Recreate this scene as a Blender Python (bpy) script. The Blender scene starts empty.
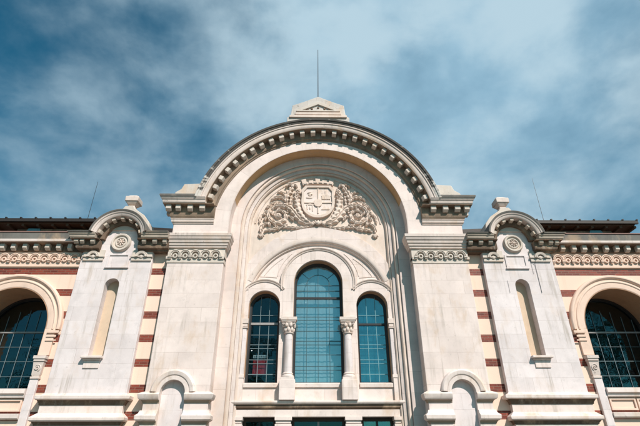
import bpy, bmesh, math, random
from mathutils import Vector, Matrix
from mathutils.geometry import tessellate_polygon
random.seed(11)
R = math.radians
PI = math.pi
sc = bpy.context.scene
C = sc.collection

# ------------------------------------------------------------------ camera
F_PX, PITCH, YAW, ROLL = 455.0, 0.5087, -0.0174, 0.00444
cam_d = bpy.data.cameras.new('camera')
cam_d.sensor_width = 36.0
cam_d.lens = F_PX / 640.0 * 36.0
cam_d.clip_start = 0.1
cam_d.clip_end = 3000
cam = bpy.data.objects.new('camera', cam_d)
C.objects.link(cam)
fw = Matrix.Rotation(YAW, 3, 'Z')
r_, f_ = fw @ Vector((1, 0, 0)), fw @ Vector((0, 1, 0))
m = Matrix.Rotation(PITCH, 3, r_)
f_ = m @ f_
u_ = m @ Vector((0, 0, 1))
m = Matrix.Rotation(ROLL, 3, f_)
r_, u_ = m @ r_, m @ u_
M3 = Matrix((r_, u_, -f_)).transposed()
cam.matrix_world = Matrix.Translation(Vector((-0.185, -14.0, 1.6))) @ M3.to_4x4()
sc.camera = cam

# ------------------------------------------------------------------ world
SUN_EL, SUN_AZ = 44.0, 29.0          # azimuth: to the right of the facade's normal
w = bpy.data.worlds.new('World')
sc.world = w
w.use_nodes = True
nt = w.node_tree
nt.nodes.clear()


class NG:
    """tiny helper to write node graphs"""
    def __init__(s, tree):
        s.t = tree

    def n(s, typ, **kw):
        nd = s.t.nodes.new(typ)
        for k, v in kw.items():
            if k == 'ins':
                for a, b in v.items():
                    if isinstance(b, bpy.types.NodeSocket):
                        s.t.links.new(b, nd.inputs[a])
                    else:
                        nd.inputs[a].default_value = b
            else:
                setattr(nd, k, v)
        return nd

    def math(s, op, a, b=None, c=None, clamp=False):
        ins = {0: a}
        if b is not None: ins[1] = b
        if c is not None: ins[2] = c
        return s.n('ShaderNodeMath', operation=op, use_clamp=clamp, ins=ins).outputs[0]

    def noise(s, vec, scale, detail=4, rough=0.55, dist=0.0):
        return s.n('ShaderNodeTexNoise', ins={'Vector': vec, 'Scale': scale, 'Detail': detail, 'Roughness': rough, 'Distortion': dist}).outputs[0]

    def ramp(s, v, lo, hi, a=0.0, b=1.0):
        return s.n('ShaderNodeMapRange', clamp=True, interpolation_type='SMOOTHSTEP',
                   ins={0: v, 1: lo, 2: hi, 3: a, 4: b}).outputs[0]

    def mix(s, f, a, b, mode='MIX'):
        nd = s.n('ShaderNodeMix', data_type='RGBA', blend_type=mode)
        for i, v in ((0, f), (6, a), (7, b)):
            if isinstance(v, bpy.types.NodeSocket):
                s.t.links.new(v, nd.inputs[i])
            else:
                nd.inputs[i].default_value = v if i == 0 else (tuple(v) + (1,))[:4]
        return nd.outputs[2]

    def map(s, vec, scale=(1, 1, 1), loc=(0, 0, 0)):
        return s.n('ShaderNodeMapping', ins={'Vector': vec, 'Scale': scale, 'Location': loc}).outputs[0]


g = NG(nt)
sky = g.n('ShaderNodeTexSky', sky_type='NISHITA')
sky.sun_disc = False
sky.sun_elevation = R(SUN_EL)
sky.sun_rotation = R(180 - SUN_AZ)
sky.air_density = 1.0
sky.dust_density = 1.2
sky.ozone_density = 1.5
gen = g.n('ShaderNodeTexCoord').outputs['Generated']
sx, sy, sz = g.n('ShaderNodeSeparateXYZ', ins={0: gen}).outputs[:3]
# a soft broken cloud sheet: thickest high up and slightly right, thin towards the left
off = g.n('ShaderNodeVectorMath', operation='SUBTRACT', ins={0: gen, 1: (0.14, 0.66, 0.76)}).outputs[0]
dist = g.n('ShaderNodeVectorMath', operation='LENGTH', ins={0: off}).outputs['Value']
n1 = g.noise(g.map(gen, (1, 1, 1.35), (3.4, 1.3, 0)), 1.9, 6, 0.5, 0.15)
n2 = g.noise(g.map(gen, (1, 1, 1.6), (7.7, 2.2, 3)), 4.6, 7, 0.52, 0.15)
n3 = g.noise(g.map(gen, (1, 1, 1.3), (1.0, 5.0, 2)), 13.0, 5, 0.55, 0.2)
nn = g.math('ADD', g.math('MULTIPLY', g.math('SUBTRACT', n1, 0.5), 1.15), g.math('ADD', g.math('MULTIPLY', g.math('SUBTRACT', n2, 0.5), 1.05), g.math('MULTIPLY', g.math('SUBTRACT', n3, 0.5), 0.30)))
base = g.ramp(dist, 0.05, 0.80, 0.82, 0.24)
low = g.math('MULTIPLY', g.ramp(sx, 0.25, 0.60), g.ramp(sz, 0.60, 0.42))
cl = g.math('ADD', g.math('ADD', base, nn), g.math('MULTIPLY', low, 0.28))
behind = g.ramp(sy, 0.1, -0.5)
cl = g.math('SUBTRACT', cl, g.math('MULTIPLY', behind, 0.25))
cf = g.math('MAXIMUM', g.ramp(cl, 0.02, 1.02), g.math('MULTIPLY', behind, 0.12))
skyc = g.mix(1.0, sky.outputs[0], (0.15, 0.72, 0.76), 'MULTIPLY')
cloudc = g.mix(g.ramp(n2, 0.35, 0.65), (2.7, 4.5, 5.8), (4.2, 5.7, 6.6))
col = g.mix(cf, skyc, cloudc)
bg = g.n('ShaderNodeBackground', ins={'Color': col, 'Strength': 0.10})
wo = g.n('ShaderNodeOutputWorld')
nt.links.new(bg.outputs[0], wo.inputs[0])

sl = bpy.data.lights.new('sun', 'SUN')
sl.energy = 5.0
sl.angle = R(0.55)
sl.color = (1.0, 0.92, 0.86)
so = bpy.data.objects.new('sun', sl)
C.objects.link(so)
sd = Vector((math.sin(R(SUN_AZ)) * math.cos(R(SUN_EL)), -math.cos(R(SUN_AZ)) * math.cos(R(SUN_EL)), math.sin(R(SUN_EL))))
so.rotation_euler = sd.to_track_quat('Z', 'Y').to_euler()
so.location = sd * 60

vs = sc.view_settings
vs.view_transform = 'Standard'
vs.look = 'None'
vs.exposure = 0.2
vs.gamma = 1.0
vs.use_curve_mapping = False


# ------------------------------------------------------------------ materials
def newmat(name):
    mt = bpy.data.materials.new(name)
    mt.use_nodes = True
    mt.node_tree.nodes.clear()
    return mt, NG(mt.node_tree)


def finish(mt, g, col, rough=0.75, bump=None, strength=0.4, dist=0.01, spec=0.3, metal=0.0):
    b = g.n('ShaderNodeBsdfPrincipled')
    for i, v in (('Base Color', col), ('Roughness', rough), ('Specular IOR Level', spec), ('Metallic', metal)):
        if isinstance(v, bpy.types.NodeSocket):
            g.t.links.new(v, b.inputs[i])
        else:
            b.inputs[i].default_value = v if not isinstance(v, tuple) else (v + (1,))[:4]
    if bump is not None:
        bp = g.n('ShaderNodeBump', ins={'Strength': strength, 'Distance': dist, 'Height': bump})
        g.t.links.new(bp.outputs[0], b.inputs['Normal'])
    o = g.n('ShaderNodeOutputMaterial')
    g.t.links.new(b.outputs[0], o.inputs[0])
    return mt


def stone(name, base, joints=None, polar=None, soot=0.12, warm=0.25, streak=0.12, var=0.08, sootpatch=None):
    """joints=(block length, course height); polar=(cx, cz, r) runs the joints round an arch"""
    mt, g = newmat(name)
    co = g.n('ShaderNodeTexCoord').outputs['Object']
    x, y, z = g.n('ShaderNodeSeparateXYZ', ins={0: co}).outputs[:3]
    big = g.noise(co, 0.9, 5, 0.6)
    mid = g.noise(co, 5.0, 6, 0.65)
    fine = g.noise(co, 45.0, 4, 0.6)
    b = Vector(base)
    col = g.mix(g.ramp(big, 0.3, 0.7), tuple(b * (1 - var)), tuple(b * (1 + var * 0.6)))
    col = g.mix(g.ramp(mid, 0.25, 0.8, 0.0, 0.35), col, tuple(b * 0.80))
    h = g.math('ADD', g.math('MULTIPLY', fine, 0.35), g.math('MULTIPLY', mid, 0.5))
    if joints:
        if polar:
            dx = g.math('SUBTRACT', x, polar[0]); dz = g.math('SUBTRACT', z, polar[1])
            up = g.math('MAXIMUM', dz, 0.0)
            an = g.math('ADD', g.math('MULTIPLY', g.math('ARCTAN2', up, dx), polar[2]), g.math('MULTIPLY', g.math('MINIMUM', dz, 0.0), g.math('SIGN', dx)))
            rr = g.math('SQRT', g.math('ADD', g.math('MULTIPLY', dx, dx), g.math('MULTIPLY', up, up)))
            jv = g.n('ShaderNodeCombineXYZ', ins={0: an, 1: g.math('SUBTRACT', rr, polar[2] + 0.02), 2: 0.0}).outputs[0]
        else:
            jv = g.n('ShaderNodeCombineXYZ', ins={0: g.math('ADD', x, g.math('MULTIPLY', y, 1.0)), 1: z, 2: 0.0}).outputs[0]
        br = g.n('ShaderNodeTexBrick', offset=0.5 if not polar else 0.0, ins={'Vector': jv, 'Color1': (1, 1, 1, 1), 'Color2': (0.80, 0.785, 0.78, 1),
                 'Mortar': (0.54, 0.49, 0.45, 1), 'Scale': 1.0, 'Mortar Size': 0.0055, 'Mortar Smooth': 0.8, 'Bias': -0.35,
                 'Brick Width': joints[0], 'Row Height': joints[1]})
        wear = g.ramp(g.noise(co, 1.3, 4), 0.35, 0.65, 0.25, 0.95)
        col = g.mix(wear, col, g.mix(1.0, col, br.outputs[0], 'MULTIPLY'))
        # a few blocks replaced or cleaned: their own tint
        wn = g.n('ShaderNodeTexWhiteNoise', noise_dimensions='2D', ins={'Vector': g.n('ShaderNodeCombineXYZ', ins={
            0: g.math('FLOOR', g.math('DIVIDE', g.n('ShaderNodeSeparateXYZ', ins={0: jv}).outputs[0], joints[0] * 0.5)),
            1: g.math('FLOOR', g.math('DIVIDE', g.n('ShaderNodeSeparateXYZ', ins={0: jv}).outputs[1], joints[1])), 2: 0.0}).outputs[0]}).outputs[0]
        col = g.mix(g.math('MULTIPLY', wn, 0.22), col, tuple(b * 0.74))
        h = g.math('SUBTRACT', h, g.math('MULTIPLY', br.outputs[1], 0.8))
    # rain streaks and grime, both with shapes of their own
    st = g.noise(g.map(co, (7.0, 7.0, 0.40)), 1.0, 6, 0.65, 0.15)
    sm = g.ramp(g.noise(co, 0.7, 3), 0.42, 0.62)
    col = g.mix(g.math('MULTIPLY', sm, g.ramp(st, 0.48, 0.74, 0.0, min(0.85, streak * 4.0))), col, tuple(Vector((0.36, 0.30, 0.25))))
    gp_ = g.noise(g.map(co, (1, 1, 1), (2, 7, 1)), 2.2, 8, 0.7, 0.3)
    col = g.mix(g.ramp(gp_, 0.48, 0.72, 0.0, 0.42), col, tuple(b * 0.66))
    pit = g.noise(g.map(co, (1, 1, 1), (5, 5, 5)), 28.0, 4, 0.7)
    col = g.mix(g.ramp(pit, 0.62, 0.72, 0.0, 0.35), col, tuple(b * 0.55))
    wm = g.noise(g.map(co, (1.6, 1.6, 0.9), (4, 2, 9)), 1.0, 6, 0.65, 0.4)
    col = g.mix(g.ramp(wm, 0.50, 0.72, 0.0, warm * 1.3), col, (0.54, 0.375, 0.25))
    sp = g.noise(g.map(co, (1, 1, 1), (9, 1, 4)), 7.5, 7, 0.72)
    col = g.mix(g.ramp(sp, 0.60, 0.70, 0.0, min(1, soot * 3)), col, (0.16, 0.135, 0.11))
    if sootpatch:
        z0, z1, amt = sootpatch
        p = g.noise(g.map(co, (2.2, 2.2, 5.0)), 1.0, 6, 0.7)
        hgt = g.ramp(z, z0, z1)
        col = g.mix(g.math('MULTIPLY', g.ramp(g.math('ADD', p, g.math('MULTIPLY', hgt, 0.24)), 0.54, 0.66), amt), col, (0.055, 0.048, 0.042))
    return finish(mt, g, col, 0.78, h, 0.35, 0.012)


WHITE = (0.77, 0.645, 0.59)
M = {}
M['ashlar'] = stone('white_ashlar', WHITE, (1.05, 0.46), soot=0.08, warm=0.38, streak=0.22)
M['ashlar_tower'] = stone('grey_white_ashlar', (0.74, 0.65, 0.63), (0.85, 0.43), soot=0.08, warm=0.22, streak=0.22)
M['crest'] = stone('streaked_crest_stone', (0.60, 0.54, 0.49), (0.7, 0.4), soot=0.3, warm=0.5, streak=0.45)
M['voussoir'] = stone('white_voussoirs', WHITE, (0.78, 2.0), polar=(0, 9.1, 3.1), soot=0.04, warm=0.12)
M['voussoir_inner'] = stone('inner_voussoirs', (0.69, 0.58, 0.53), (0.62, 1.0), polar=(0, 9.1, 2.6), soot=0.05)
M['trim'] = stone('weathered_trim', (0.66, 0.55, 0.49), soot=0.2, warm=0.4, streak=0.3)
M['trim_dark'] = stone('brown_weathered_trim', (0.44, 0.36, 0.29), soot=0.3, warm=0.6, streak=0.35, var=0.2)
M['bracket_dark'] = stone('brown_bracket_stone', (0.52, 0.43, 0.35), soot=0.25, warm=0.6, var=0.2)
M['bed_main'] = stone('stained_shaded_bed', (0.24, 0.17, 0.12), soot=0.35, warm=0.5, streak=0.3, var=0.25)  # soot stain, with the shade under the main cornice in the colour
M['lip'] = stone('sooty_cornice_lip', (0.58, 0.53, 0.48), soot=0.2, warm=0.3, streak=0.3, sootpatch=(9.2, 11.6, 0.95))
M['lip_dark'] = stone('blackened_drip_edge', (0.16, 0.145, 0.13), soot=0.5, warm=0.2)
M['bed'] = stone('brown_stained_shaded_bed', (0.15, 0.098, 0.066), soot=0.4, warm=0.5, streak=0.3, var=0.25)  # sooty brown, darkened further for the shade under cornices and ledges
M['bracket'] = stone('bracket_stone', (0.60, 0.52, 0.45), soot=0.16, warm=0.45)
M['soffit'] = stone('bounce_tinted_soffit', (0.60, 0.38, 0.20), (0.6, 2.0), polar=(0, 9.1, 3.1), soot=0.06, warm=0.3)  # orange of shade and bounced light put into the colour
M['soffit_small'] = stone('shade_tinted_soffit', (0.50, 0.29, 0.17), soot=0.08, warm=0.3)  # bounced light and shade of the small soffits put in the colour
M['reveal'] = stone('pale_reveal', (0.62, 0.47, 0.34), soot=0.06, warm=0.35)
M['cream'] = stone('cream_plaster', (0.77, 0.56, 0.445), soot=0.02, warm=0.10, streak=0.06, var=0.04)
M['relief'] = stone('carved_relief', (0.69, 0.56, 0.48), soot=0.10, warm=0.45, var=0.12)
M['relief_field'] = stone('relief_field', (0.69, 0.57, 0.49), soot=0.08, warm=0.35)
M['ledge'] = stone('pale_ledge', (0.74, 0.625, 0.57), soot=0.14, warm=0.45, streak=0.25)
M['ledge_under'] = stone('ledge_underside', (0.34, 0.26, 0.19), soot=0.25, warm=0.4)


def striped():
    mt, g = newmat('cream_plaster_with_red_tile_bands')
    co = g.n('ShaderNodeTexCoord').outputs['Object']
    x, y, z = g.n('ShaderNodeSeparateXYZ', ins={0: co}).outputs[:3]
    ph = g.math('FRACT', g.math('DIVIDE', g.math('SUBTRACT', z, 7.16 - 0.733 * 12), 0.733))
    red = g.math('LESS_THAN', ph, 0.235 / 0.733)
    red = g.math('MULTIPLY', red, g.math('LESS_THAN', z, 7.45))
    base = g.mix(g.noise(co, 1.2, 5), (0.74, 0.535, 0.425), (0.80, 0.59, 0.47))
    st = g.noise(g.map(co, (6, 6, 0.5)), 1.0, 5)
    base = g.mix(g.ramp(st, 0.55, 0.8, 0, 0.35), base, (0.5, 0.36, 0.25))
    jv = g.n('ShaderNodeCombineXYZ', ins={0: g.math('ADD', x, y), 1: g.math('SUBTRACT', z, 7.17), 2: 0.0}).outputs[0]
    br = g.n('ShaderNodeTexBrick', offset=0.5, ins={'Vector': jv, 'Color1': (0.24, 0.048, 0.028, 1), 'Color2': (0.11, 0.024, 0.017, 1),
             'Mortar': (0.20, 0.12, 0.085, 1), 'Scale': 1.0, 'Mortar Size': 0.007, 'Bias': 0.0, 'Brick Width': 0.24, 'Row Height': 0.0717})
    rc = g.mix(g.ramp(g.noise(co, 9, 5, 0.7), 0.45, 0.75, 0, 0.5), br.outputs[0], (0.27, 0.07, 0.04))
    rc = g.mix(g.ramp(g.noise(co, 14, 5, 0.75), 0.62, 0.72, 0, 0.5), rc, (0.42, 0.27, 0.2))
    col = g.mix(red, base, rc)
    h = g.math('SUBTRACT', g.noise(co, 40, 4), g.math('MULTIPLY', g.math('MULTIPLY', br.outputs[1], red), 0.8))
    rough = g.n('ShaderNodeMapRange', ins={0: red, 1: 0.0, 2: 1.0, 3: 0.8, 4: 0.45}).outputs[0]
    return finish(mt, g, col, rough, h, 0.3, 0.01)


M['striped'] = striped()


def simple(name, col, rough=0.6, metal=0.0, nscale=12, var=0.2, bump=0.15, spec=0.3):
    mt, g = newmat(name)
    co = g.n('ShaderNodeTexCoord').outputs['Object']
    nz = g.noise(co, nscale, 5, 0.6)
    b = Vector(col)
    c = g.mix(nz, tuple(b * (1 - var)), tuple(b * (1 + var)))
    return finish(mt, g, c, rough, nz, bump, 0.01, spec, metal)


def glass(name, tint, refl, rough=0.02):
    """reflecting, slightly wavy old glass that still lets the room or curtain behind show"""
    mt, g = newmat(name)
    co = g.n('ShaderNodeTexCoord').outputs['Object']
    gx, gy, gz = g.n('ShaderNodeSeparateXYZ', ins={0: co}).outputs[:3]
    ax_ = g.math('DIVIDE', gx, 0.36); az_ = g.math('DIVIDE', gz, 0.41)
    cell = g.n('ShaderNodeCombineXYZ', ins={0: g.math('FLOOR', ax_), 1: g.math('FLOOR', az_), 2: 0.0}).outputs[0]
    wc_ = g.n('ShaderNodeSeparateColor', ins={0: g.n('ShaderNodeTexWhiteNoise', noise_dimensions='2D', ins={'Vector': cell}).outputs[1]})
    tilt = g.math('ADD', g.math('MULTIPLY', g.math('FRACT', ax_), g.math('SUBTRACT', wc_.outputs[0], 0.5)), g.math('MULTIPLY', g.math('FRACT', az_), g.math('SUBTRACT', wc_.outputs[1], 0.5)))
    hh_ = g.math('ADD', g.math('MULTIPLY', tilt, 1.0), g.math('MULTIPLY', g.noise(co, 2.6, 3), 0.6))
    bp = g.n('ShaderNodeBump', ins={'Strength': 0.35, 'Distance': 0.03, 'Height': hh_})
    tr = g.n('ShaderNodeBsdfTransparent', ins={'Color': tint + (1,)})
    gl = g.n('ShaderNodeBsdfGlossy', ins={'Color': (0.85, 0.97, 1, 1), 'Roughness': rough, 'Normal': bp.outputs[0]})
    lw = g.n('ShaderNodeLayerWeight', ins={'Blend': 0.25})
    f = g.math('ADD', g.math('MULTIPLY', lw.outputs[0], 0.5), refl, clamp=True)
    mx = g.n('ShaderNodeMixShader', ins={0: f, 1: tr.outputs[0], 2: gl.outputs[0]})
    o = g.n('ShaderNodeOutputMaterial')
    g.t.links.new(mx.outputs[0], o.inputs[0])
    return mt


M['glass'] = glass('teal_window_glass', (0.82, 0.92, 0.94), 0.14)
M['glass_dark'] = glass('dark_window_glass', (0.75, 0.82, 0.84), 0.03)
M['glass_wing'] = glass('wing_window_glass', (0.25, 0.45, 0.52), 0.07)
M['frame_dark'] = simple('dark_painted_frame', (0.030, 0.028, 0.028), 0.45)
M['frame_teal'] = simple('teal_grey_muntin', (0.045, 0.10, 0.12), 0.4)
M['muntin_light'] = simple('pale_metal_muntin', (0.15, 0.20, 0.215), 0.4)
M['muntin_blue'] = simple('blue_green_muntin', (0.14, 0.30, 0.34), 0.4)
M['bar'] = simple('grey_cross_bar', (0.30, 0.28, 0.27), 0.5)
M['curtain'] = simple('white_curtain', (0.74, 0.76, 0.76), 0.9, nscale=1.3, var=0.22)
M['curtain_teal'] = simple('dim_teal_curtain', (0.012, 0.17, 0.25), 0.9, nscale=2, var=0.15)
M['room'] = simple('dark_room', (0.018, 0.02, 0.022), 0.9)
M['red_cloth'] = simple('red_cloth', (0.62, 0.03, 0.035), 0.8, var=0.1)
M['white_cloth'] = simple('white_paper', (0.75, 0.75, 0.73), 0.8, var=0.1)
M['grey_mark'] = simple('grey_print', (0.18, 0.2, 0.2), 0.8, var=0.1)
M['roof'] = simple('dark_roof_metal', (0.045, 0.036, 0.032), 0.5, 0.3)
M['eave'] = simple('brown_eave_boards', (0.13, 0.06, 0.035), 0.7, nscale=5)
M['gutter'] = stone('grey_stained_gutter', (0.21, 0.195, 0.175), soot=0.3, warm=0.5, streak=0.4, var=0.3)
M['flashing'] = simple('pink_brown_flashing', (0.26, 0.15, 0.125), 0.5)
M['rod'] = simple('grey_steel_rod', (0.10, 0.11, 0.12), 0.4, 0.6)
M['cable'] = simple('dark_cable', (0.05, 0.055, 0.06), 0.5)
M['blue_tarp'] = simple('dark_blue_sheet', (0.01, 0.03, 0.09), 0.5)
M['wood'] = simple('dark_door_wood', (0.05, 0.03, 0.02), 0.5)


def paving():
    mt, g = newmat('stone_paving')
    co = g.n('ShaderNodeTexCoord').outputs['Object']
    br = g.n('ShaderNodeTexBrick', offset=0.5, ins={'Vector': co, 'Color1': (0.13, 0.115, 0.10, 1), 'Color2': (0.10, 0.09, 0.08, 1),
             'Mortar': (0.13, 0.12, 0.10, 1), 'Scale': 1.0, 'Mortar Size': 0.008, 'Brick Width': 0.6, 'Row Height': 0.4})
    nz = g.noise(co, 0.7, 6, 0.6)
    col = g.mix(g.ramp(nz, 0.3, 0.75, 0, 0.4), br.outputs[0], (0.2, 0.18, 0.15))
    return finish(mt, g, col, 0.8, br.outputs[1], -0.3, 0.01)


M['paving'] = paving()


# ------------------------------------------------------------------ mesh helpers
def arc(cx, cz, r, a0, a1, n):
    return [(cx + r * math.cos(R(a0 + (a1 - a0) * i / n)), cz + r * math.sin(R(a0 + (a1 - a0) * i / n))) for i in range(n + 1)]


class MB:
    def __init__(s):
        s.bm = bmesh.new()

    def box(s, x0, x1, y0, y1, z0, z1):
        if x0 > x1: x0, x1 = x1, x0
        v = [s.bm.verts.new(p) for p in ((x0, y0, z0), (x1, y0, z0), (x1, y1, z0), (x0, y1, z0), (x0, y0, z1), (x1, y0, z1), (x1, y1, z1), (x0, y1, z1))]
        for f in ((0, 3, 2, 1), (4, 5, 6, 7), (0, 1, 5, 4), (1, 2, 6, 5), (2, 3, 7, 6), (3, 0, 4, 7)):
            s.bm.faces.new([v[i] for i in f])
        return s

    def prism(s, outline, y0, y1, holes=()):
        loops = [list(outline)] + [list(h) for h in holes]
        tris = tessellate_polygon([[Vector((p[0], p[1], 0)) for p in lp] for lp in loops])
        flat = [p for lp in loops for p in lp]
        a = [s.bm.verts.new((p[0], y0, p[1])) for p in flat]
        b = [s.bm.verts.new((p[0], y1, p[1])) for p in flat]
        for t in tris:
            try:
                s.bm.faces.new([a[i] for i in t]); s.bm.faces.new([b[i] for i in reversed(t)])
            except ValueError:
                pass
        k = 0
        for lp in loops:
            n = len(lp)
            for i in range(n):
                j = (i + 1) % n
                s.bm.faces.new((a[k + i], a[k + j], b[k + j], b[k + i]))
            k += n
        return s

    def loft(s, secs, closed=False):
        vv = [[s.bm.verts.new(p) for p in sec] for sec in secs]
        n = len(secs[0]); mm = len(vv)
        for i in range(mm if closed else mm - 1):
            A, B = vv[i], vv[(i + 1) % mm]
            for j in range(n):
                k = (j + 1) % n
                s.bm.faces.new((A[j], A[k], B[k], B[j]))
        if not closed:
            s.bm.faces.new(vv[0]); s.bm.faces.new(list(reversed(vv[-1])))
        return s

    def ring(s, cx, cz, prof, a0, a1, n=48, legs=None):
        """profile [(radius, y)] swept round an arch; legs = z the two ends run straight down to"""
        secs = []
        if legs is not None:
            secs.append([(cx + r * math.cos(R(a0)), y, legs) for r, y in prof])
        for i in range(n + 1):
            t = R(a0 + (a1 - a0) * i / n)
            secs.append([(cx + r * math.cos(t), y, cz + r * math.sin(t)) for r, y in prof])
        if legs is not None:
            secs.append([(cx + r * math.cos(R(a1)), y, legs) for r, y in prof])
        s.loft(secs, closed=abs(a1 - a0) >= 359.9)
        return s

    def run(s, prof, x0, x1, yb, ret0=False, ret1=False, depth=0.4):
        """profile [(z, projection)] run along x on the wall plane yb with mitred returns"""
        secs = []
        if ret0:
            secs.append([(x0 - p, yb + depth, z) for z, p in prof])
            secs.append([(x0 - p, yb - p, z) for z, p in prof])
        else:
            secs.append([(x0, yb - p, z) for z, p in prof])
        if ret1:
            secs.append([(x1 + p, yb - p, z) for z, p in prof])
            secs.append([(x1 + p, yb + depth, z) for z, p in prof])
        else:
            secs.append([(x1, yb - p, z) for z, p in prof])
        return s.loft(secs)

    def lathe(s, cx, cy, prof, n=20):
        secs = [[(cx + r * math.cos(2 * PI * k / n), cy + r * math.sin(2 * PI * k / n), z) for k in range(n)] for z, r in prof]
        return s.loft(secs)

    def tube(s, pts, rad, n=8, flat=1.0):
        """tube through points lying roughly in an xz plane; flat scales its depth"""
        secs = []
        for i, p in enumerate(pts):
            p = Vector(p)
            a = Vector(pts[max(i - 1, 0)]); b = Vector(pts[min(i + 1, len(pts) - 1)])
            d = (b - a).normalized()
            yv = Vector((0, 1, 0))
            if abs(d.dot(yv)) > 0.95: yv = Vector((1, 0, 0))
            sd_ = d.cross(yv).normalized(); yv = sd_.cross(d).normalized()
            r = rad[i] if isinstance(rad, (list, tuple)) else rad
            secs.append([tuple(p + sd_ * r * math.cos(2 * PI * k / n) + yv * r * flat * math.sin(2 * PI * k / n)) for k in range(n)])
        return s.loft(secs)

    def blob(s, c, rx, ry, rz, ang=0.0, nu=8, nv=6):
        secs = []
        for i in range(nv + 1):
            t = -PI / 2 + PI * (0.06 + 0.88 * i / nv)
            zz, rr = math.sin(t), math.cos(t)
            ring = []
            for k in range(nu):
                px, py = rx * zz, 0
                q = 2 * PI * k / nu
                ly, lz = ry * rr * math.sin(q), rz * rr * math.cos(q)
                X = rx * zz
                ring.append((c[0] + X * math.cos(ang) - lz * math.sin(ang), c[1] + ly, c[2] + X * math.sin(ang) + lz * math.cos(ang)))
            secs.append(ring)
        return s.loft(secs)

    def build(s, name, mat, parent=None, bevel=0.0, smooth=40, mirror=False, label=None):
        bm = s.bm
        if mirror:
            for v in bm.verts: v.co.x = -v.co.x
        bmesh.ops.recalc_face_normals(bm, faces=bm.faces[:])
        me = bpy.data.meshes.new(name)
        bm.to_mesh(me); bm.free()
        for p in me.polygons: p.use_smooth = True
        me.set_sharp_from_angle(angle=R(smooth))
        me.materials.append(mat)
        o = bpy.data.objects.new(name, me)
        C.objects.link(o)
        if parent is not None: o.parent = parent
        if bevel > 0:
            bv = o.modifiers.new('bevel', 'BEVEL')
            bv.width = bevel; bv.segments = 2; bv.limit_method = 'ANGLE'; bv.angle_limit = R(35)
        if label: o['label'] = label
        return o


def empty(name, label, cat, loc=(0, 0, 0), group=None):
    o = bpy.data.objects.new(name, None)
    C.objects.link(o)
    o.location = loc
    o['label'] = label; o['category'] = cat
    if group: o['group'] = group
    o.empty_display_size = 0.3
    return o


def tag(o, label=None, cat=None, group=None, kind=None):
    for k, v in (('label', label), ('category', cat), ('group', group), ('kind', kind)):
        if v: o[k] = v
    return o


# ------------------------------------------------------------------ ground
gb = MB(); gb.box(-600, 600, -600, 600, -0.5, 0.0)
tag(gb.build('ground', M['paving']), kind='structure')

# ------------------------------------------------------------------ the building
B = empty('museum_building', 'pale stone museum facade with a big central arch, two side pavilions and red striped wings', 'building')

# ---- main arch wall and its inner orders
OC, RC = 9.10, 8.92          # centre heights of the opening and of the cornice ring
YO = 3.10
wall = MB()
out = [(-5.0, 8.50), (-YO, 8.50)]
out += [(-YO, OC)] + list(reversed(arc(0, OC, YO, 0, 180, 64)))[1:-1] + [(YO, OC), (YO, 8.50), (5.0, 8.50), (5.0, 9.9)]
out += arc(0, RC, 4.30, 14, 166, 64) + [(-5.0, 9.9)]
wall.prism(out, 0.0, 0.5)
front = wall.build('archivolt_wall', M['voussoir'], B, bevel=0.008)
# underside of the arch, tinted for bounced light, 3 mm inside the opening
MB().ring(0, OC, [(YO - 0.003, 0.012), (YO + 0.05, 0.012), (YO + 0.05, 0.499), (YO - 0.003, 0.499)], 16, 164, 64).build('arch_soffit', M['soffit'], B)
# raised rim round the opening
MB().ring(0, OC, [(2.78, 0.50), (3.30, 0.50), (3.30, 0.75), (2.78, 0.75)], 0, 180, 64, legs=0.0).build('inner_arch', M['voussoir_inner'], B, bevel=0.01)
MB().ring(0, OC, [(2.66, 0.60), (2.69, 0.565), (2.735, 0.56), (2.775, 0.585), (2.775, 0.80), (2.66, 0.80)], 0, 180, 64, legs=0.0).build('roll_moulding', M['relief'], B)
MB().ring(0, OC, [(2.54, 0.69), (2.655, 0.66), (2.655, 0.86), (2.54, 0.86)], 0, 180, 64, legs=0.0).build('inner_arch', M['voussoir_inner'], B, bevel=0.006)
MB().ring(0, OC, [(2.46, 0.77), (2.49, 0.735), (2.535, 0.74), (2.535, 0.9), (2.46, 0.9)], 0, 180, 64, legs=0.0).build('roll_moulding', M['relief'], B)
# tympanum field
ty = [(-2.5, 7.752)] + list(reversed(arc(0, OC, 2.5, 0, 180, 48))) + [(2.5, 7.752)] + arc(0, 6.40, 2.72, 29.8, 150.2, 40)
MB().prism(ty, 0.85, 1.0).build('tympanum', M['relief_field'], B)

# ---- cornice ring over the arch
A0, A1 = 11.5, 168.5
ringc = MB().ring(0, RC, [(4.02, 0.0), (4.02, -0.36), (4.05, -0.385), (4.12, -0.395), (4.17, -0.40), (4.18, -0.43), (4.215, -0.435), (4.215, 0.35), (4.02, 0.35)], A0, A1, 96)
main_c = ringc.build('arch_cornice', M['trim'], B)
MB().ring(0, RC, [(4.218, -0.425), (4.25, -0.45), (4.30, -0.455), (4.31, -0.485), (4.37, -0.50), (4.385, -0.49), (4.40, 0.6), (4.218, 0.6)], A0, A1, 96).build('drip_edge', M['lip'], main_c)
MB().ring(0, RC, [(3.66, -0.001), (3.66, -0.035), (3.70, -0.045), (3.72, -0.085), (3.79, -0.10), (4.0, -0.10), (4.0, -0.375), (4.018, -0.375), (4.018, -0.001)], A0, A1, 96).build('bed_moulding', M['bed_main'], main_c)  # thin dark flange stands in for shade under the corona
n = 26
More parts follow.
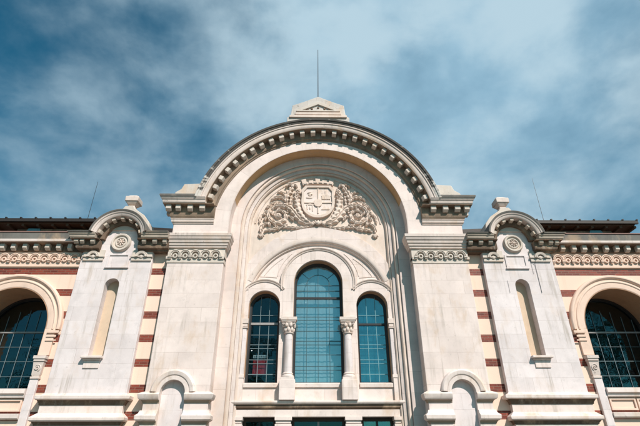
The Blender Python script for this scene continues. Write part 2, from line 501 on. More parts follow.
for i in range(n):
    a = R(14.8 + (180 - 2 * 14.8) * i / (n - 1))
    e, tn = Vector((math.cos(a), 0, math.sin(a))), Vector((-math.sin(a), 0, math.cos(a)))
    mb = MB()
    sec = []
    hw = 0.085 + random.uniform(-0.006, 0.006)
    for q in (-hw, hw):
        sec.append([tuple(Vector((0, y, RC)) + e * r + tn * q) for r, y in ((3.82, -0.101), (3.82, -0.19), (3.84, -0.26), (3.85, -0.30), (3.998, -0.30), (3.998, -0.101))])
    mb.loft(sec)
    mb.build('bracket', M['bracket'], main_c, bevel=0.008)

# crown block with a little gable and a rod
gbp = MB()
gbp.prism([(-1.22, 13.2), (1.22, 13.2), (1.22, 13.52), (1.08, 13.62), (1.02, 14.15), (0.62, 14.32), (0, 14.62), (-0.62, 14.32), (-1.02, 14.15), (-1.08, 13.62), (-1.22, 13.52)], -0.28, 0.5)
crest = gbp.build('crest_block', M['crest'], B, bevel=0.015)
t = MB(); t.prism([(-0.86, 13.80), (0.86, 13.80), (0.86, 13.87), (0.06, 14.27), (-0.06, 14.27), (-0.86, 13.87)], -0.34, -0.27, holes=[[(-0.62, 13.86), (0.62, 13.86), (0, 14.16)]])
t.build('gable_moulding', M['bracket'], crest, bevel=0.006)
t = MB(); t.box(-1.12, 1.12, -0.345, -0.27, 13.50, 13.60)
t.box(-0.9, 0.9, -0.33, -0.27, 13.64, 13.76); t.build('string_course', M['relief'], crest, bevel=0.006)
t = MB()
for px, pz in ((-0.42, 13.91), (-0.25, 13.96), (0, 14.02), (0.25, 13.96), (0.42, 13.91)): t.blob((px, -0.285, pz), 0.045, 0.03, 0.06)
t.build('rosette', M['bed'], crest)
t = MB()
t.tube([(0, 0.1, 14.4), (0, 0.1, 17.75)], [0.022, 0.012], 6); t.lathe(0, 0.1, [(14.45, 0.05), (14.75, 0.035), (14.78, 0.02)], 8)
t.build('lightning_rod', M['rod'], B)


# ---- ring friezes: little round arches side by side
def ring_frieze(n, x0, pitch, zc, yb, mb, mirror, full=True, r=0.145):
    r00 = r
    for i in range(n):
        cx = x0 + pitch * i + random.uniform(-0.006, 0.006); r = r00 + random.uniform(-0.005, 0.004)
        mb.ring(cx, zc, [(r - 0.035, yb), (r - 0.035, yb - 0.075), (r - 0.008, yb - 0.085), (r - 0.002, yb - 0.055), (r + 0.008, yb - 0.055), (r + 0.012, yb - 0.095), (r + 0.038, yb - 0.09), (r + 0.038, yb)], -8, 188, 14)
        mb.ring(cx, zc - 0.03, [(0.045, yb), (0.045, yb - 0.06), (0.085, yb - 0.055), (0.085, yb)], 0, 360, 12)
        # little corbel under each springing
        for sx_ in (-1,) if i < n - 1 else (-1, 1):
            c = cx + sx_ * pitch / 2
            mb.box(c - 0.055, c + 0.055, yb - 0.09, yb, zc - 0.085, zc - 0.035)
            mb.box(c - 0.038, c + 0.038, yb - 0.06, yb, zc - 0.135, zc - 0.085)


def cornice_brackets(parent, xs, y0, y1, z0, z1, mirror, w=0.16, mat='bracket'):
    w0, z00 = w, z0
    for x in xs:
        mb = MB()
        x += random.uniform(-0.008, 0.008); w = w0 + random.uniform(-0.012, 0.008); z0 = z00 + random.uniform(-0.006, 0.012)
        sec = [[(x + q, y, z) for y, z in ((y1, z0 + 0.0), (y1 - (y1 - y0) * 0.45, z0 - 0.005), (y0 + 0.03, z0 + 0.035), (y0, z0 + 0.05), (y0, z1), (y1, z1))] for q in (-w / 2, w / 2)]
        mb.loft(sec)
        mb.build('bracket', M[mat], parent, bevel=0.007, mirror=mirror)


def scroll_carving(mb, cx, cz, y, s=1.0, sgn=1):
    pts, rd = [], []
    for i in range(34):
        t = i / 33
        a = R(-60 + 620 * t); rr = 0.17 * s * (1 - 0.86 * t)
        pts.append((cx + sgn * rr * math.cos(a), y - 0.02 * t, cz + rr * math.sin(a))); rd.append(0.026 * s * (1 - 0.4 * t))
    mb.tube(pts, rd, 6)


for s in (-1, 1):
    mir = s < 0
    tower_tint = M['ashlar_tower']
    # ============ big pier beside the arch
    # blind arched niche near the foot: x 3.9 .. 4.56, crown at z 3.85
    niche = [(3.84, 0.6), (4.54, 0.6)] + arc(4.19, 3.46, 0.35, 0, 180, 20)
    pier = MB()
    pier.prism([(3.15, 0), (5.0, 0), (5.0, 8.497), (3.15, 8.497)], 0.0, 0.62, holes=[niche])
    pier = pier.build('pier', M['ashlar'], B, bevel=0.012, mirror=mir)
    MB().box(3.7, 4.7, 0.10, 0.20, 0.5, 3.95).build('niche_back', M['ashlar_tower'], pier, mirror=mir)
    # hood moulding round the niche, running out level at both sides
    hd = MB()
    prof = [(0.47, -0.001), (0.47, -0.09), (0.50, -0.12), (0.60, -0.135), (0.64, -0.10), (0.66, -0.001)]
    hd.ring(4.19, 3.46, [(0.355, -0.0), (0.355, -0.09), (0.47, -0.095), (0.47, 0.0)], 0, 180, 28)
    hd.ring(4.19, 3.46, prof, 3, 177, 28)
    lp = [(3.27, -0.02), (3.27, 0.09), (3.31, 0.13), (3.42, 0.155), (3.455, 0.11), (3.50, 0.02), (3.50, -0.02)]
    hd.build('hood_moulding', M['ledge'], pier, bevel=0.006, mirror=mir)
    MB().run(lp, 4.545, 5.0, 0.0, ret1=True, depth=0.22).build('ledge', M['ledge'], pier, bevel=0.006, mirror=mir)
    MB().run(lp, 3.15, 3.835, 0.0, ret0=True, depth=0.22).build('ledge', M['ledge'], pier, bevel=0.006, mirror=mir)
    lp2 = [(2.72, -0.02), (2.72, 0.08), (2.76, 0.13), (2.86, 0.14), (2.92, 0.07), (3.0, 0.04), (3.0, -0.02)]
    MB().run(lp2, 4.545, 5.0, 0.0, ret1=True, depth=0.22).build('string_course', M['ledge'], pier, bevel=0.006, mirror=mir)
    MB().run(lp2, 3.15, 3.835, 0.0, ret0=True, depth=0.22).build('string_course', M['ledge'], pier, bevel=0.006, mirror=mir)
    for xa_, xb_, q0, q1 in ((4.545, 5.0, False, True), (3.15, 3.835, True, False)):
        for zt in (3.267, 2.717):
            MB().run([(zt - 0.075, -0.02), (zt - 0.075, 0.012), (zt - 0.04, 0.02), (zt, 0.06), (zt, -0.02)], xa_, xb_, 0.0, q0, q1, 0.2).build('under_shade_strip', M['ledge_under'], pier, mirror=mir)  # dark strip: ledge shade and soot put in its colour
    pl = MB(); pl.box(3.10, 5.06, -0.08, 0.21, 0, 0.7); pl.build('plinth', M['ledge'], pier, bevel=0.02, mirror=mir)
    # capital: ring frieze under stepped mouldings
    cp = MB()
    cp.run([(8.02, -0.01), (8.02, 0.075), (8.08, 0.085), (8.10, 0.115), (8.17, 0.125), (8.19, 0.155), (8.27, 0.165), (8.30, 0.195), (8.38, 0.205), (8.40, 0.225), (8.50, 0.23), (8.515, 0.20), (8.53, -0.01)],
           3.15, 5.0, -0.003, True, True, 0.3)
    cap = cp.build('capital', M['trim'], pier, bevel=0.004, mirror=mir)
    fr = MB()
    fr.box(3.13, 5.02, -0.022, 0.3, 7.50, 8.02)
    ring_frieze(5, 3.42, 0.333, 7.76, -0.022, fr, mir)
    fr.box(3.13, 3.24, -0.07, 0.24, 7.62, 7.72); fr.box(4.94, 5.05, -0.07, 0.24, 7.62, 7.72)
    fr.build('ring_frieze', M['bracket'], pier, bevel=0.003, mirror=mir)
    # straight cornice on the pier
    cx0 = 3.72
    co_ = MB().run([(9.585, -0.3), (9.585, 0.36), (9.61, 0.385), (9.70, 0.40), (9.715, 0.425), (9.76, 0.443), (9.79, 0.465), (9.79, -0.3)], 3.92, 5.0, -0.006, ret1=True, depth=0.5)
    pc = co_.build('pier_cornice', M['trim'], B, bevel=0.004, mirror=mir)
    MB().run([(9.793, -0.3), (9.793, 0.475), (9.84, 0.495), (9.885, 0.49), (9.90, -0.3)], 4.27, 5.0, -0.006, ret1=True, depth=0.5).build('drip_edge', M['lip_dark'], pc, mirror=mir)
    MB().run([(9.13, -0.002), (9.13, 0.10), (9.17, 0.12), (9.20, 0.145), (9.567, 0.15), (9.567, 0.37), (9.583, 0.37), (9.583, -0.002)], 3.62, 5.0, 0.002, ret1=True, depth=0.3).build('bed_moulding', M['bed_main'], pc, mirror=mir)
    MB().run([(8.95, -0.002), (8.95, 0.03), (8.99, 0.04), (9.01, 0.075), (9.09, 0.085), (9.11, 0.11), (9.127, 0.11), (9.127, -0.002)], 3.62, 5.0, 0.002, ret1=True, depth=0.3).build('lower_moulding', M['trim'], pc, mirror=mir)
    cornice_brackets(pc, [4.02, 4.44, 4.86, 5.19], -0.30, -0.147, 9.36, 9.566, mir, 0.18)
    for yy in (0.12,):
        mb = MB(); mb.box(5.152, 5.36, yy, yy + 0.18, 9.40, 9.566); mb.build('bracket', M['bracket'], pc, bevel=0.007, mirror=mir)
    ab = MB(); ab.prism([(3.85, 9.903), (5.06, 9.903), (5.06, 10.08), (4.86, 10.22), (4.78, 10.42), (4.1, 10.46), (3.95, 10.5)], -0.26, 0.4)
    ab.build('attic_block', M['bracket'], B, bevel=0.02, mirror=mir)

    # ============ striped strip between pier and pavilion, with the wing wall
    AX, AZ = 9.72, 5.42
    hole = [(AX + 1.27, 3.62), (AX + 1.27, AZ)] + arc(AX, AZ, 1.27, 0, 180, 40)[1:-1] + [(AX - 1.27, AZ), (AX - 1.27, 3.62)]
    hole2 = [(x + 3.9, z) for x, z in hole]
    ww = MB()
    ww.prism([(5.003, 0), (15.6, 0), (15.6, 8.2), (5.003, 8.2)], 0.22, 1.36, holes=[hole, hole2, [(6.42, 4.45), (6.92, 4.45), (6.92, 7.0), (6.42, 7.0)]])
    wing = ww.build('wing_wall', M['striped'], B, mirror=mir)
    for k in (0, 1):
        ax = AX + 3.9 * k
        arch = MB()
        arch.ring(ax, AZ, [(1.272, 0.17), (1.30, 0.15), (1.47, 0.15), (1.475, 0.135), (1.50, 0.125), (1.53, 0.135), (1.535, 0.155), (1.60, 0.155), (1.605, 0.12), (1.64, 0.09), (1.69, 0.09), (1.72, 0.12), (1.73, 0.217), (1.272, 0.217)], -3, 183, 56)
        # block the archivolt stands on, with its three little end steps
        for q in (-1, 1):
            e0, e1 = sorted((ax + q * 1.272, ax + q * 1.60))
            arch.box(e0, e1, 0.15, 0.217, 4.56, AZ - 0.07)
            e0, e1 = sorted((ax + q * 1.38, ax + q * 1.73)); arch.box(e0, e1, 0.105, 0.149, 5.22, 5.30)
            e0, e1 = sorted((ax + q * 1.38, ax + q * 1.67)); arch.box(e0, e1, 0.12, 0.149, 5.10, 5.16)
            e0, e1 = sorted((ax + q * 1.38, ax + q * 1.70)); arch.box(e0, e1, 0.125, 0.149, 4.98, 5.02)
        arch = arch.build('window_arch', M['cream'], B, bevel=0.004, mirror=mir)
        for q in (-1, 1):
            e0, e1 = sorted((ax + q * 1.262, ax + q * 1.50))
            pb = MB(); pb.box(e0, e1, 0.13, 0.6, 0.0, 3.92); pil = pb.build('pilaster', M['ashlar_tower'], B, bevel=0.01, mirror=mir)
            cb = MB()
            cx = ax + q * 1.40
            cb.box(cx - 0.19, cx + 0.17, 0.03, 0.3, 4.44, 4.53); cb.box(cx - 0.17, cx + 0.15, 0.055, 0.3, 4.37, 4.44)
            secs = [[(cx - h_, y0, z), (cx + h_, y0, z), (cx + h_, 0.3, z), (cx - h_, 0.3, z)] for z, h_, y0 in ((3.94, 0.10, 0.13), (4.0, 0.125, 0.11), (4.2, 0.135, 0.10), (4.37, 0.155, 0.08))]
            cb.loft(secs)
            cb.box(cx - 0.13, cx + 0.13, 0.10, 0.3, 3.88, 3.94)
            scroll_carving(cb, cx, 4.19, 0.095, 0.62, q)
            cb.build('capital', M['trim'], pil, bevel=0.005, mirror=mir)
        # opening: reveal, sill, glass
        MB().ring(ax, AZ, [(1.262, 0.155), (1.2705, 0.155), (1.2705, 1.25), (1.262, 1.25)], 0, 180, 40, legs=3.63).build('reveal_lining', M['soffit_small'], arch, mirror=mir)
        win = MB(); win.ring(ax, AZ, [(1.19, 1.150), (1.25, 1.150), (1.265, 1.210), (1.265, 1.330), (1.19, 1.330)], 0, 180, 40, legs=3.62)
        win.box(ax - 1.19, ax + 1.19, 1.150, 1.330, 3.62, 3.70)
        win = win.build('window', M['frame_dark'], B, mirror=mir)
        gp = [(ax - 1.2, 3.66)] + list(reversed(arc(ax, AZ, 1.2, 0, 180, 40))) + [(ax + 1.2, 3.66)]
        MB().prism(gp, 1.250, 1.256).build('pane', M['glass_wing'], win, mirror=mir)
        mu = MB()
        for j in range(-3, 4):
            x_ = ax + j * 0.335; h_ = math.sqrt(max(0, 1.19 ** 2 - (j * 0.335) ** 2)) + AZ
            if h_ > 3.9: mu.box(x_ - 0.007, x_ + 0.007, 1.226, 1.240, 3.68, h_ - (0.35 if abs(j) < 3 else 0.1))
        for z_ in (4.12, 4.58, 5.04): mu.box(ax - 1.19, ax + 1.19, 1.228, 1.242, z_ - 0.007, z_ + 0.007)
        mu.build('muntin', M['muntin_light'], win, mirror=mir)
        mu = MB(); mu.box(ax - 1.19, ax + 1.19, 1.205, 1.250, 5.49, 5.54); mu.build('cross_bar', M['bar'], win, mirror=mir)
        sb = MB()
        sb.run([(3.62, -0.95), (3.62, 0.02), (3.60, 0.16), (3.47, 0.17), (3.44, 0.12), (3.36, 0.10), (3.36, -0.95)], ax - 1.25, ax + 1.25, 0.22)
        sb.build('window_sill', M['ledge'], win, bevel=0.006, mirror=mir)
        ap = MB()
        for j in range(3):
            xa = ax - 1.2 + j * 0.81
            ap.prism([(xa, 3.0), (xa + 0.77, 3.0), (xa + 0.77, 3.33), (xa, 3.33)], 0.17, 0.219, holes=[[(xa + 0.05, 3.05), (xa + 0.72, 3.05), (xa + 0.72, 3.28), (xa + 0.05, 3.28)]])
        ap.build('apron_panel', M['cream'], win, bevel=0.004, mirror=mir)
        ap = MB(); ap.run([(2.78, -0.1), (2.78, 0.08), (2.82, 0.13), (2.93, 0.14), (2.96, -0.1)], ax - 1.25, ax + 1.25, 0.22)
        ap.build('string_course', M['ledge'], win, bevel=0.006, mirror=mir)
    # pale band and ring frieze under the wing cornice
    fb = MB()
    fb.box(7.95, 15.6, 0.165, 0.219, 7.43, 7.99)
    fz = fb.build('frieze', M['cream'], B, mirror=mir)
    for grp in range(1):
        mb = MB(); ring_frieze(23, 8.13, 0.331, 7.70, 0.165, mb, mir, r=0.14)
        mb.build('ring_frieze', M['cream'], fz, mirror=mir)
    # wing cornice
    wc = MB().run([(8.20, -0.3), (8.20, 0.33), (8.22, 0.365), (8.29, 0.37), (8.295, -0.3)], 8.0, 15.6, 0.22)
    wc = wc.build('wing_cornice', M['ledge'], B, mirror=mir)
    MB().run([(8.298, -0.3), (8.298, 0.345), (8.33, 0.32), (8.52, 0.37), (8.53, -0.3)], 8.0, 15.6, 0.22).build('gutter', M['gutter'], wc, mirror=mir)
    MB().run([(8.533, -0.3), (8.533, 0.39), (8.57, 0.395), (8.575, -0.3)], 8.0, 15.6, 0.22).build('flashing', M['flashing'], wc, mirror=mir)
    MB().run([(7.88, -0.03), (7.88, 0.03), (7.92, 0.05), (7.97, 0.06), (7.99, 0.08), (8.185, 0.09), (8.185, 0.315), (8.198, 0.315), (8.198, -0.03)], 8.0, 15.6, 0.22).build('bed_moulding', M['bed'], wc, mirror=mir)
    cornice_brackets(wc, [8.34 + 0.374 * i for i in range(19)], -0.02, 0.132, 7.97, 8.184, mir, 0.15, 'bracket')

    # ============ pavilion (narrow pale tower with curved pediment)
    TX = 6.66
    body = MB()
    nh = [(6.44, 4.50), (6.90, 4.50)] + arc(6.67, 6.74, 0.23, 0, 180, 16)
    top = arc(TX, 8.32, 0.80, 0, 180, 24)
    body.prism([(5.53, 3.42), (7.88, 3.42), (7.88, 8.1), (7.48, 8.1)] + top + [(5.84, 8.1), (5.53, 8.1)], 0.05, 0.6, holes=[nh])
    pav = body.build('side_pavilion', tower_tint, B, bevel=0.01, mirror=mir)
    # niche back and sill
    MB().box(6.40, 6.94, 0.33, 0.40, 4.4, 7.02).build('niche_back', M['reveal'], pav, mirror=mir)
    nb = MB(); nb.box(6.42, 7.04, -0.11, 0.2, 4.43, 4.497); nb.box(6.47, 6.99, -0.03, 0.2, 4.385, 4.427); nb.box(6.50, 6.96, 0.015, 0.2, 4.16, 4.38)
    nb.build('niche_sill', M['ledge'], pav, bevel=0.008, mirror=mir)
    # stepped foot
    ft = MB()
    ft.run([(3.28, -0.3), (3.28, 0.13), (3.30, 0.165), (3.385, 0.17), (3.42, 0.05), (3.47, 0.004), (3.47, -0.02)], 5.53, 7.88, 0.05, True, True, 0.17)
    ft.build('string_course', M['ledge'], pav, bevel=0.006, mirror=mir)
    MB().run([(3.15, -0.02), (3.15, 0.02), (3.20, 0.03), (3.277, 0.08), (3.277, -0.02)], 5.56, 7.92, 0.045, True, True, 0.17).build('under_shade_strip', M['bed'], pav, mirror=mir)  # dark strip carrying shade and soot below the upper ledge
    MB().run([(2.62, -0.02), (2.62, 0.02), (2.66, 0.03), (2.717, 0.08), (2.717, -0.02)], 5.56, 7.92, 0.045, True, True, 0.17).build('under_shade_strip', M['bed'], pav, mirror=mir)  # same strip below the lower ledge, shade in its colour
    ft = MB(); ft.box(5.56, 7.92, 0.045, 0.5, 0, 3.277); ft.build('pedestal', M['ledge'], pav, bevel=0.01, mirror=mir)
    ft = MB(); ft.run([(2.72, -0.05), (2.72, 0.11), (2.75, 0.14), (2.82, 0.145), (2.94, 0.01), (2.94, -0.05)], 5.56, 7.92, 0.045, True, True, 0.2)
    ft.build('string_course', M['ledge'], pav, bevel=0.006, mirror=mir)
    # capital pieces with one ring each
    for cx in (5.88, 7.47):
        kb = MB(); kb.box(cx - 0.33, cx + 0.33, 0.0, 0.3, 7.58, 7.72)
        kb.box(cx - 0.36, cx + 0.36, -0.04, 0.3, 7.70, 7.745)
        kb.box(cx - 0.34, cx + 0.34, 0.01, 0.3, 7.745, 7.97)
        kb.ring(cx, 7.70, [(0.11, 0.0), (0.11, -0.07), (0.15, -0.085), (0.16, -0.06), (0.20, -0.075), (0.22, 0.0)], 0, 180, 16)
        kb.blob((cx, 0.0, 7.72), 0.075, 0.05, 0.075)
        kb.build('ring_capital', M['bracket'], pav, bevel=0.004, mirror=mir)
    # straight cornice with its brackets, one length on each side of the curve
    pr = [(8.26, -0.25), (8.26, 0.36), (8.29, 0.39), (8.36, 0.40), (8.38, 0.43), (8.43, 0.445), (8.44, -0.25)]
    pe = [(8.443, -0.25), (8.443, 0.47), (8.475, 0.485), (8.49, -0.25)]
    pb_ = [(7.90, -0.2), (7.90, 0.08), (7.95, 0.10), (7.97, 0.19), (8.02, 0.21), (8.243, 0.21), (8.243, 0.37), (8.257, 0.37), (8.257, -0.2)]
    pcn = MB().run(pr, 5.003, 5.90, 0.05).build('pavilion_cornice', M['trim_dark'], B, bevel=0.004, mirror=mir)
    pco = MB().run(pr, 7.42, 7.86, 0.05, ret1=True, depth=0.12).build('pavilion_cornice', M['trim_dark'], B, bevel=0.004, mirror=mir)
    MB().run(pe, 5.003, 5.74, 0.05).build('drip_edge', M['gutter'], pcn, mirror=mir)
    MB().run(pe, 7.58, 7.86, 0.05, ret1=True, depth=0.12).build('drip_edge', M['gutter'], pco, mirror=mir)
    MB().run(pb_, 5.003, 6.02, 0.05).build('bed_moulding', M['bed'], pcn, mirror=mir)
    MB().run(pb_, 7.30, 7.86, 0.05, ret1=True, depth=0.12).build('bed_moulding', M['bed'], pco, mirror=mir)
    cornice_brackets(pcn, [5.12, 5.46, 5.80], -0.27, -0.158, 8.10, 8.242, mir, 0.14, 'bracket_dark')
    cornice_brackets(pco, [7.50, 7.84, 8.04], -0.27, -0.158, 8.10, 8.242, mir, 0.14, 'bracket_dark')
    # curved pediment
    pd = MB()
    pd.ring(TX, 8.32, [(0.745, -0.30), (0.75, -0.36), (0.80, -0.40), (0.84, -0.405), (0.85, -0.43), (0.895, -0.45), (0.895, 0.75), (0.745, 0.75)], 9, 171, 40)
    ped = pd.build('curved_pediment', M['trim'], B, mirror=mir)
    MB().ring(TX, 8.32, [(0.898, -0.46), (0.945, -0.48), (0.96, -0.47), (0.97, 0.78), (0.898, 0.78)], 9, 171, 40).build('drip_edge', M['lip_dark'], ped, mirror=mir)
    MB().ring(TX, 8.32, [(0.55, 0.04), (0.55, -0.07), (0.59, -0.11), (0.742, -0.13), (0.742, 0.04)], 0, 180, 36).build('bed_moulding', M['bed'], ped, mirror=mir)
    for i in range(7):
        a = R(16 + 148 * i / 6)
        e, tn = Vector((math.cos(a), 0, math.sin(a))), Vector((-math.sin(a), 0, math.cos(a)))
        mb = MB()
        mb.loft([[tuple(Vector((TX, y, 8.32)) + e * r + tn * q) for r, y in ((0.635, -0.132), (0.635, -0.22), (0.655, -0.31), (0.741, -0.31), (0.741, -0.132))] for q in (-0.06, 0.06)])
        mb.build('bracket', M['bracket_dark'], ped, bevel=0.006, mirror=mir)
    # solid body behind the pediment, and the swept mound that carries the finial
    mbd = MB(); mbd.prism(list(arc(TX, 8.32, 0.94, 0, 180, 32)) , 0.1, 0.9)
    mbd.build('pediment_back', M['trim'], ped, mirror=mir)
    md = MB()
    md.prism([(TX - 0.86, 8.7), (TX + 0.86, 8.7), (TX + 0.80, 9.02), (TX + 0.58, 9.30), (TX + 0.36, 9.45), (TX + 0.22, 9.55), (TX + 0.15, 9.66), (TX - 0.15, 9.66), (TX - 0.22, 9.55), (TX - 0.36, 9.45), (TX - 0.58, 9.30), (TX - 0.80, 9.02)], 0.0, 0.6)
    md.build('finial_base', M['bracket'], ped, bevel=0.02, mirror=mir)
    fi = MB()
    for z0_, z1_, a_, b_ in ((9.60, 9.68, 0.18, 0.165), (9.682, 9.78, 0.12, 0.115), (9.782, 9.90, 0.13, 0.215), (9.902, 10.10, 0.235, 0.235), (10.103, 10.19, 0.20, 0.12)):
        fi.loft([[(TX - h_, 0.26 - h_, z), (TX + h_, 0.26 - h_, z), (TX + h_, 0.26 + h_, z), (TX - h_, 0.26 + h_, z)] for z, h_ in ((z0_, a_), (z1_, b_))])
    fi.build('finial', M['trim'], ped, bevel=0.025, mirror=mir)
    # medallion
    me_ = MB()
    mz = 8.24
    me_.ring(TX, mz, [(0.005, 0.045), (0.005, 0.0), (0.13, 0.01), (0.15, -0.03), (0.18, -0.03), (0.20, 0.0), (0.235, 0.0), (0.25, -0.055), (0.30, -0.06), (0.325, -0.02), (0.33, 0.045)], 0, 360, 32)
    med = me_.build('medallion', M['bracket'], pav, mirror=mir)
    rs = MB()
    for i in range(7):
        a = 2 * PI * i / 7 + 0.3
        rs.blob((TX + 0.08 * math.cos(a), -0.008, mz + 0.08 * math.sin(a)), 0.05, 0.035, 0.024, a)
    rs.blob((TX, -0.02, mz), 0.035, 0.035, 0.035)
    rs.build('rosette', M['relief'], pav, mirror=mir)
    # small framed plaque below the medallion
    pq = MB()
    pq.prism([(6.28, 7.36), (7.0, 7.36), (7.0, 7.84), (6.28, 7.84)], 0.018, 0.049, holes=[[(6.34, 7.43), (6.94, 7.43), (6.94, 7.78), (6.34, 7.78)]])
    pq.box(6.25, 7.03, -0.005, 0.049, 7.325, 7.357)
    pq.build('plaque', M['ashlar_tower'], pav, bevel=0.003, mirror=mir)

    # ============ roof behind the parapet
    rf = MB()
    rf.box(8.2, 13.3, 2.6, 9.5, 10.40, 10.50)
    rf.box(8.15, 13.35, 2.52, 2.62, 10.38, 10.52)
    for k in range(9): rf.box(8.5 + k * 0.6, 8.56 + k * 0.6, 2.5, 2.63, 10.525, 10.57)
    roof = rf.build('roof', M['roof'], B, mirror=mir)
    ev = MB(); ev.box(8.25, 13.25, 2.66, 4.3, 10.33, 10.397)
    for k in range(9): ev.box(8.4 + k * 0.6, 8.5 + k * 0.6, 2.66, 4.3, 10.242, 10.328)
    ev.build('eave', M['eave'], roof, mirror=mir)
    uw = MB(); uw.box(8.4, 12.4, 2.95, 9.4, 8.2, 10.238); uw.build('upper_wall', M['bed'], roof, mirror=mir)
    sk = MB(); sk.prism([(11.3, 9.90), (12.05, 9.90), (11.9, 10.22), (11.45, 10.22)], 2.86, 2.947); sk.build('clerestory_window', M['muntin_blue'], roof, mirror=mir)
    lr = MB(); lr.prism([(4.6, 8.2), (8.39, 8.2), (8.39, 9.55), (4.6, 9.35)], 1.2, 9.3); lr.build('lower_roof', M['roof'], B, mirror=mir)
    rd = MB(); rd.tube([(9.62, 2.9, 10.4), (9.62, 2.9, 12.85 if s > 0 else 12.55)], [0.014, 0.009], 6); rd.build('lightning_rod', M['rod'], B, mirror=mir)
    bt = MB(); bt.box(5.02, 5.22, 0.5, 0.9, 8.5, 8.84)
    if s < 0: bt.build('roof_sheeting', M['blue_tarp'], B, mirror=mir, label='dark blue sheet tucked between pier and pavilion roof')
    else: bt.bm.free()

# cable running down the right pavilion
cb = MB()
cb.tube([(7.25, -0.05, 7.60), (7.25, 0.03, 7.50), (7.25, 0.036, 6.5)], 0.007, 6)
MB().tube([(7.13, 0.036, 7.66), (7.13, 0.036, 7.15)], 0.004, 6).build('cable', M['cable'], B)
MB().tube([(6.21, 0.036, 6.92), (6.21, 0.036, 6.5)], 0.004, 6).build('cable', M['cable'], B)
cb.build('down_cable', M['cable'], B, label='thin dark cable running down the right pavilion')

# ---- window wall in the big arch
WY = 0.87


def wopen(cx, r, cz, z0):
    return [(cx - r, z0), (cx + r, z0)] + arc(cx, cz, r, 0, 180, 28)


ow = [(-2.75, 3.345), (2.75, 3.345), (2.75, 7.75)] + arc(0, 6.40, 2.70, 30, 150, 32) + [(-2.75, 7.75)]
holes = [wopen(0, 0.83, 7.13, 3.86), wopen(-1.8, 0.52, 6.31, 3.86), wopen(1.8, 0.52, 6.31, 3.86)]
wall = MB().prism(ow, WY, 1.5, holes=holes).build('window_wall', M['ashlar'], B, bevel=0.008)
# arched band under the tympanum
band = MB()
a_ = math.degrees(math.acos(2.62 / 2.83))
band.prism([(2.62, 6.86)] + arc(0, 6.40, 2.83, a_, 180 - a_, 56) + [(-2.62, 6.86)] + arc(0, 6.22, 2.45, 165, 15, 56), 0.775, 0.868)
band.build('arched_band', M['ashlar'], B, bevel=0.006)
band = MB()
band.ring(0, 6.22, [(2.33, 0.869), (2.33, 0.845), (2.36, 0.80), (2.38, 0.84), (2.42, 0.84), (2.43, 0.79), (2.46, 0.765), (2.53, 0.76), (2.62, 0.77), (2.62, 0.869)], 22, 158, 64)
band.build('band_moulding', M['trim'], B)


def rim(cx, cz, r, a0, a1, dy=0.0, n=40):
    return MB().ring(cx, cz, [(r - 0.10, 0.84), (r - 0.10, 0.765 + dy), (r - 0.075, 0.755 + dy), (r - 0.065, 0.775 + dy), (r - 0.045, 0.775 + dy), (r - 0.035, 0.745 + dy), (r - 0.01, 0.735 + dy), (r, 0.755 + dy), (r, 0.84)], a0, a1, n)


MB().ring(0, 7.13, [(0.832, 0.79), (1.20, 0.79), (1.20, 0.868), (0.832, 0.868)], 0, 180, 40, legs=5.87).build('archivolt', M['ashlar'], wall, bevel=0.006)
rim(0, 7.13, 1.29, -12, 192).build('hood_moulding', M['trim'], wall)
for s in (-1, 1):
    mir = s < 0
    MB().ring(1.8, 6.31, [(0.522, 0.796), (0.84, 0.796), (0.84, 0.868), (0.522, 0.868)], 0, 180, 36, legs=5.87).build('archivolt', M['ashlar'], wall, bevel=0.006, mirror=mir)
    rim(1.82, 6.36, 0.87, 16, 142, 0.006, 32).build('hood_moulding', M['trim'], wall, mirror=mir)
    # thin raised outline of the sunken spandrel between the hoods
    sp = MB()
    pts = [(1.42, WY - 0.004, 7.32), (2.0, WY - 0.004, 7.36)]
    sp.tube(pts, 0.014, 6)
    q = [(p[0], WY - 0.004, p[1]) for p in arc(0, 6.22, 2.20, 32, 56, 10)]
    sp.tube(q, 0.014, 6)
    q = [(p[0], WY - 0.004, p[1]) for p in arc(0, 7.13, 1.43, 10, 50, 10)]
    sp.tube(q, 0.014, 6)
    sp.build('spandrel_moulding', M['trim'], wall, mirror=mir)


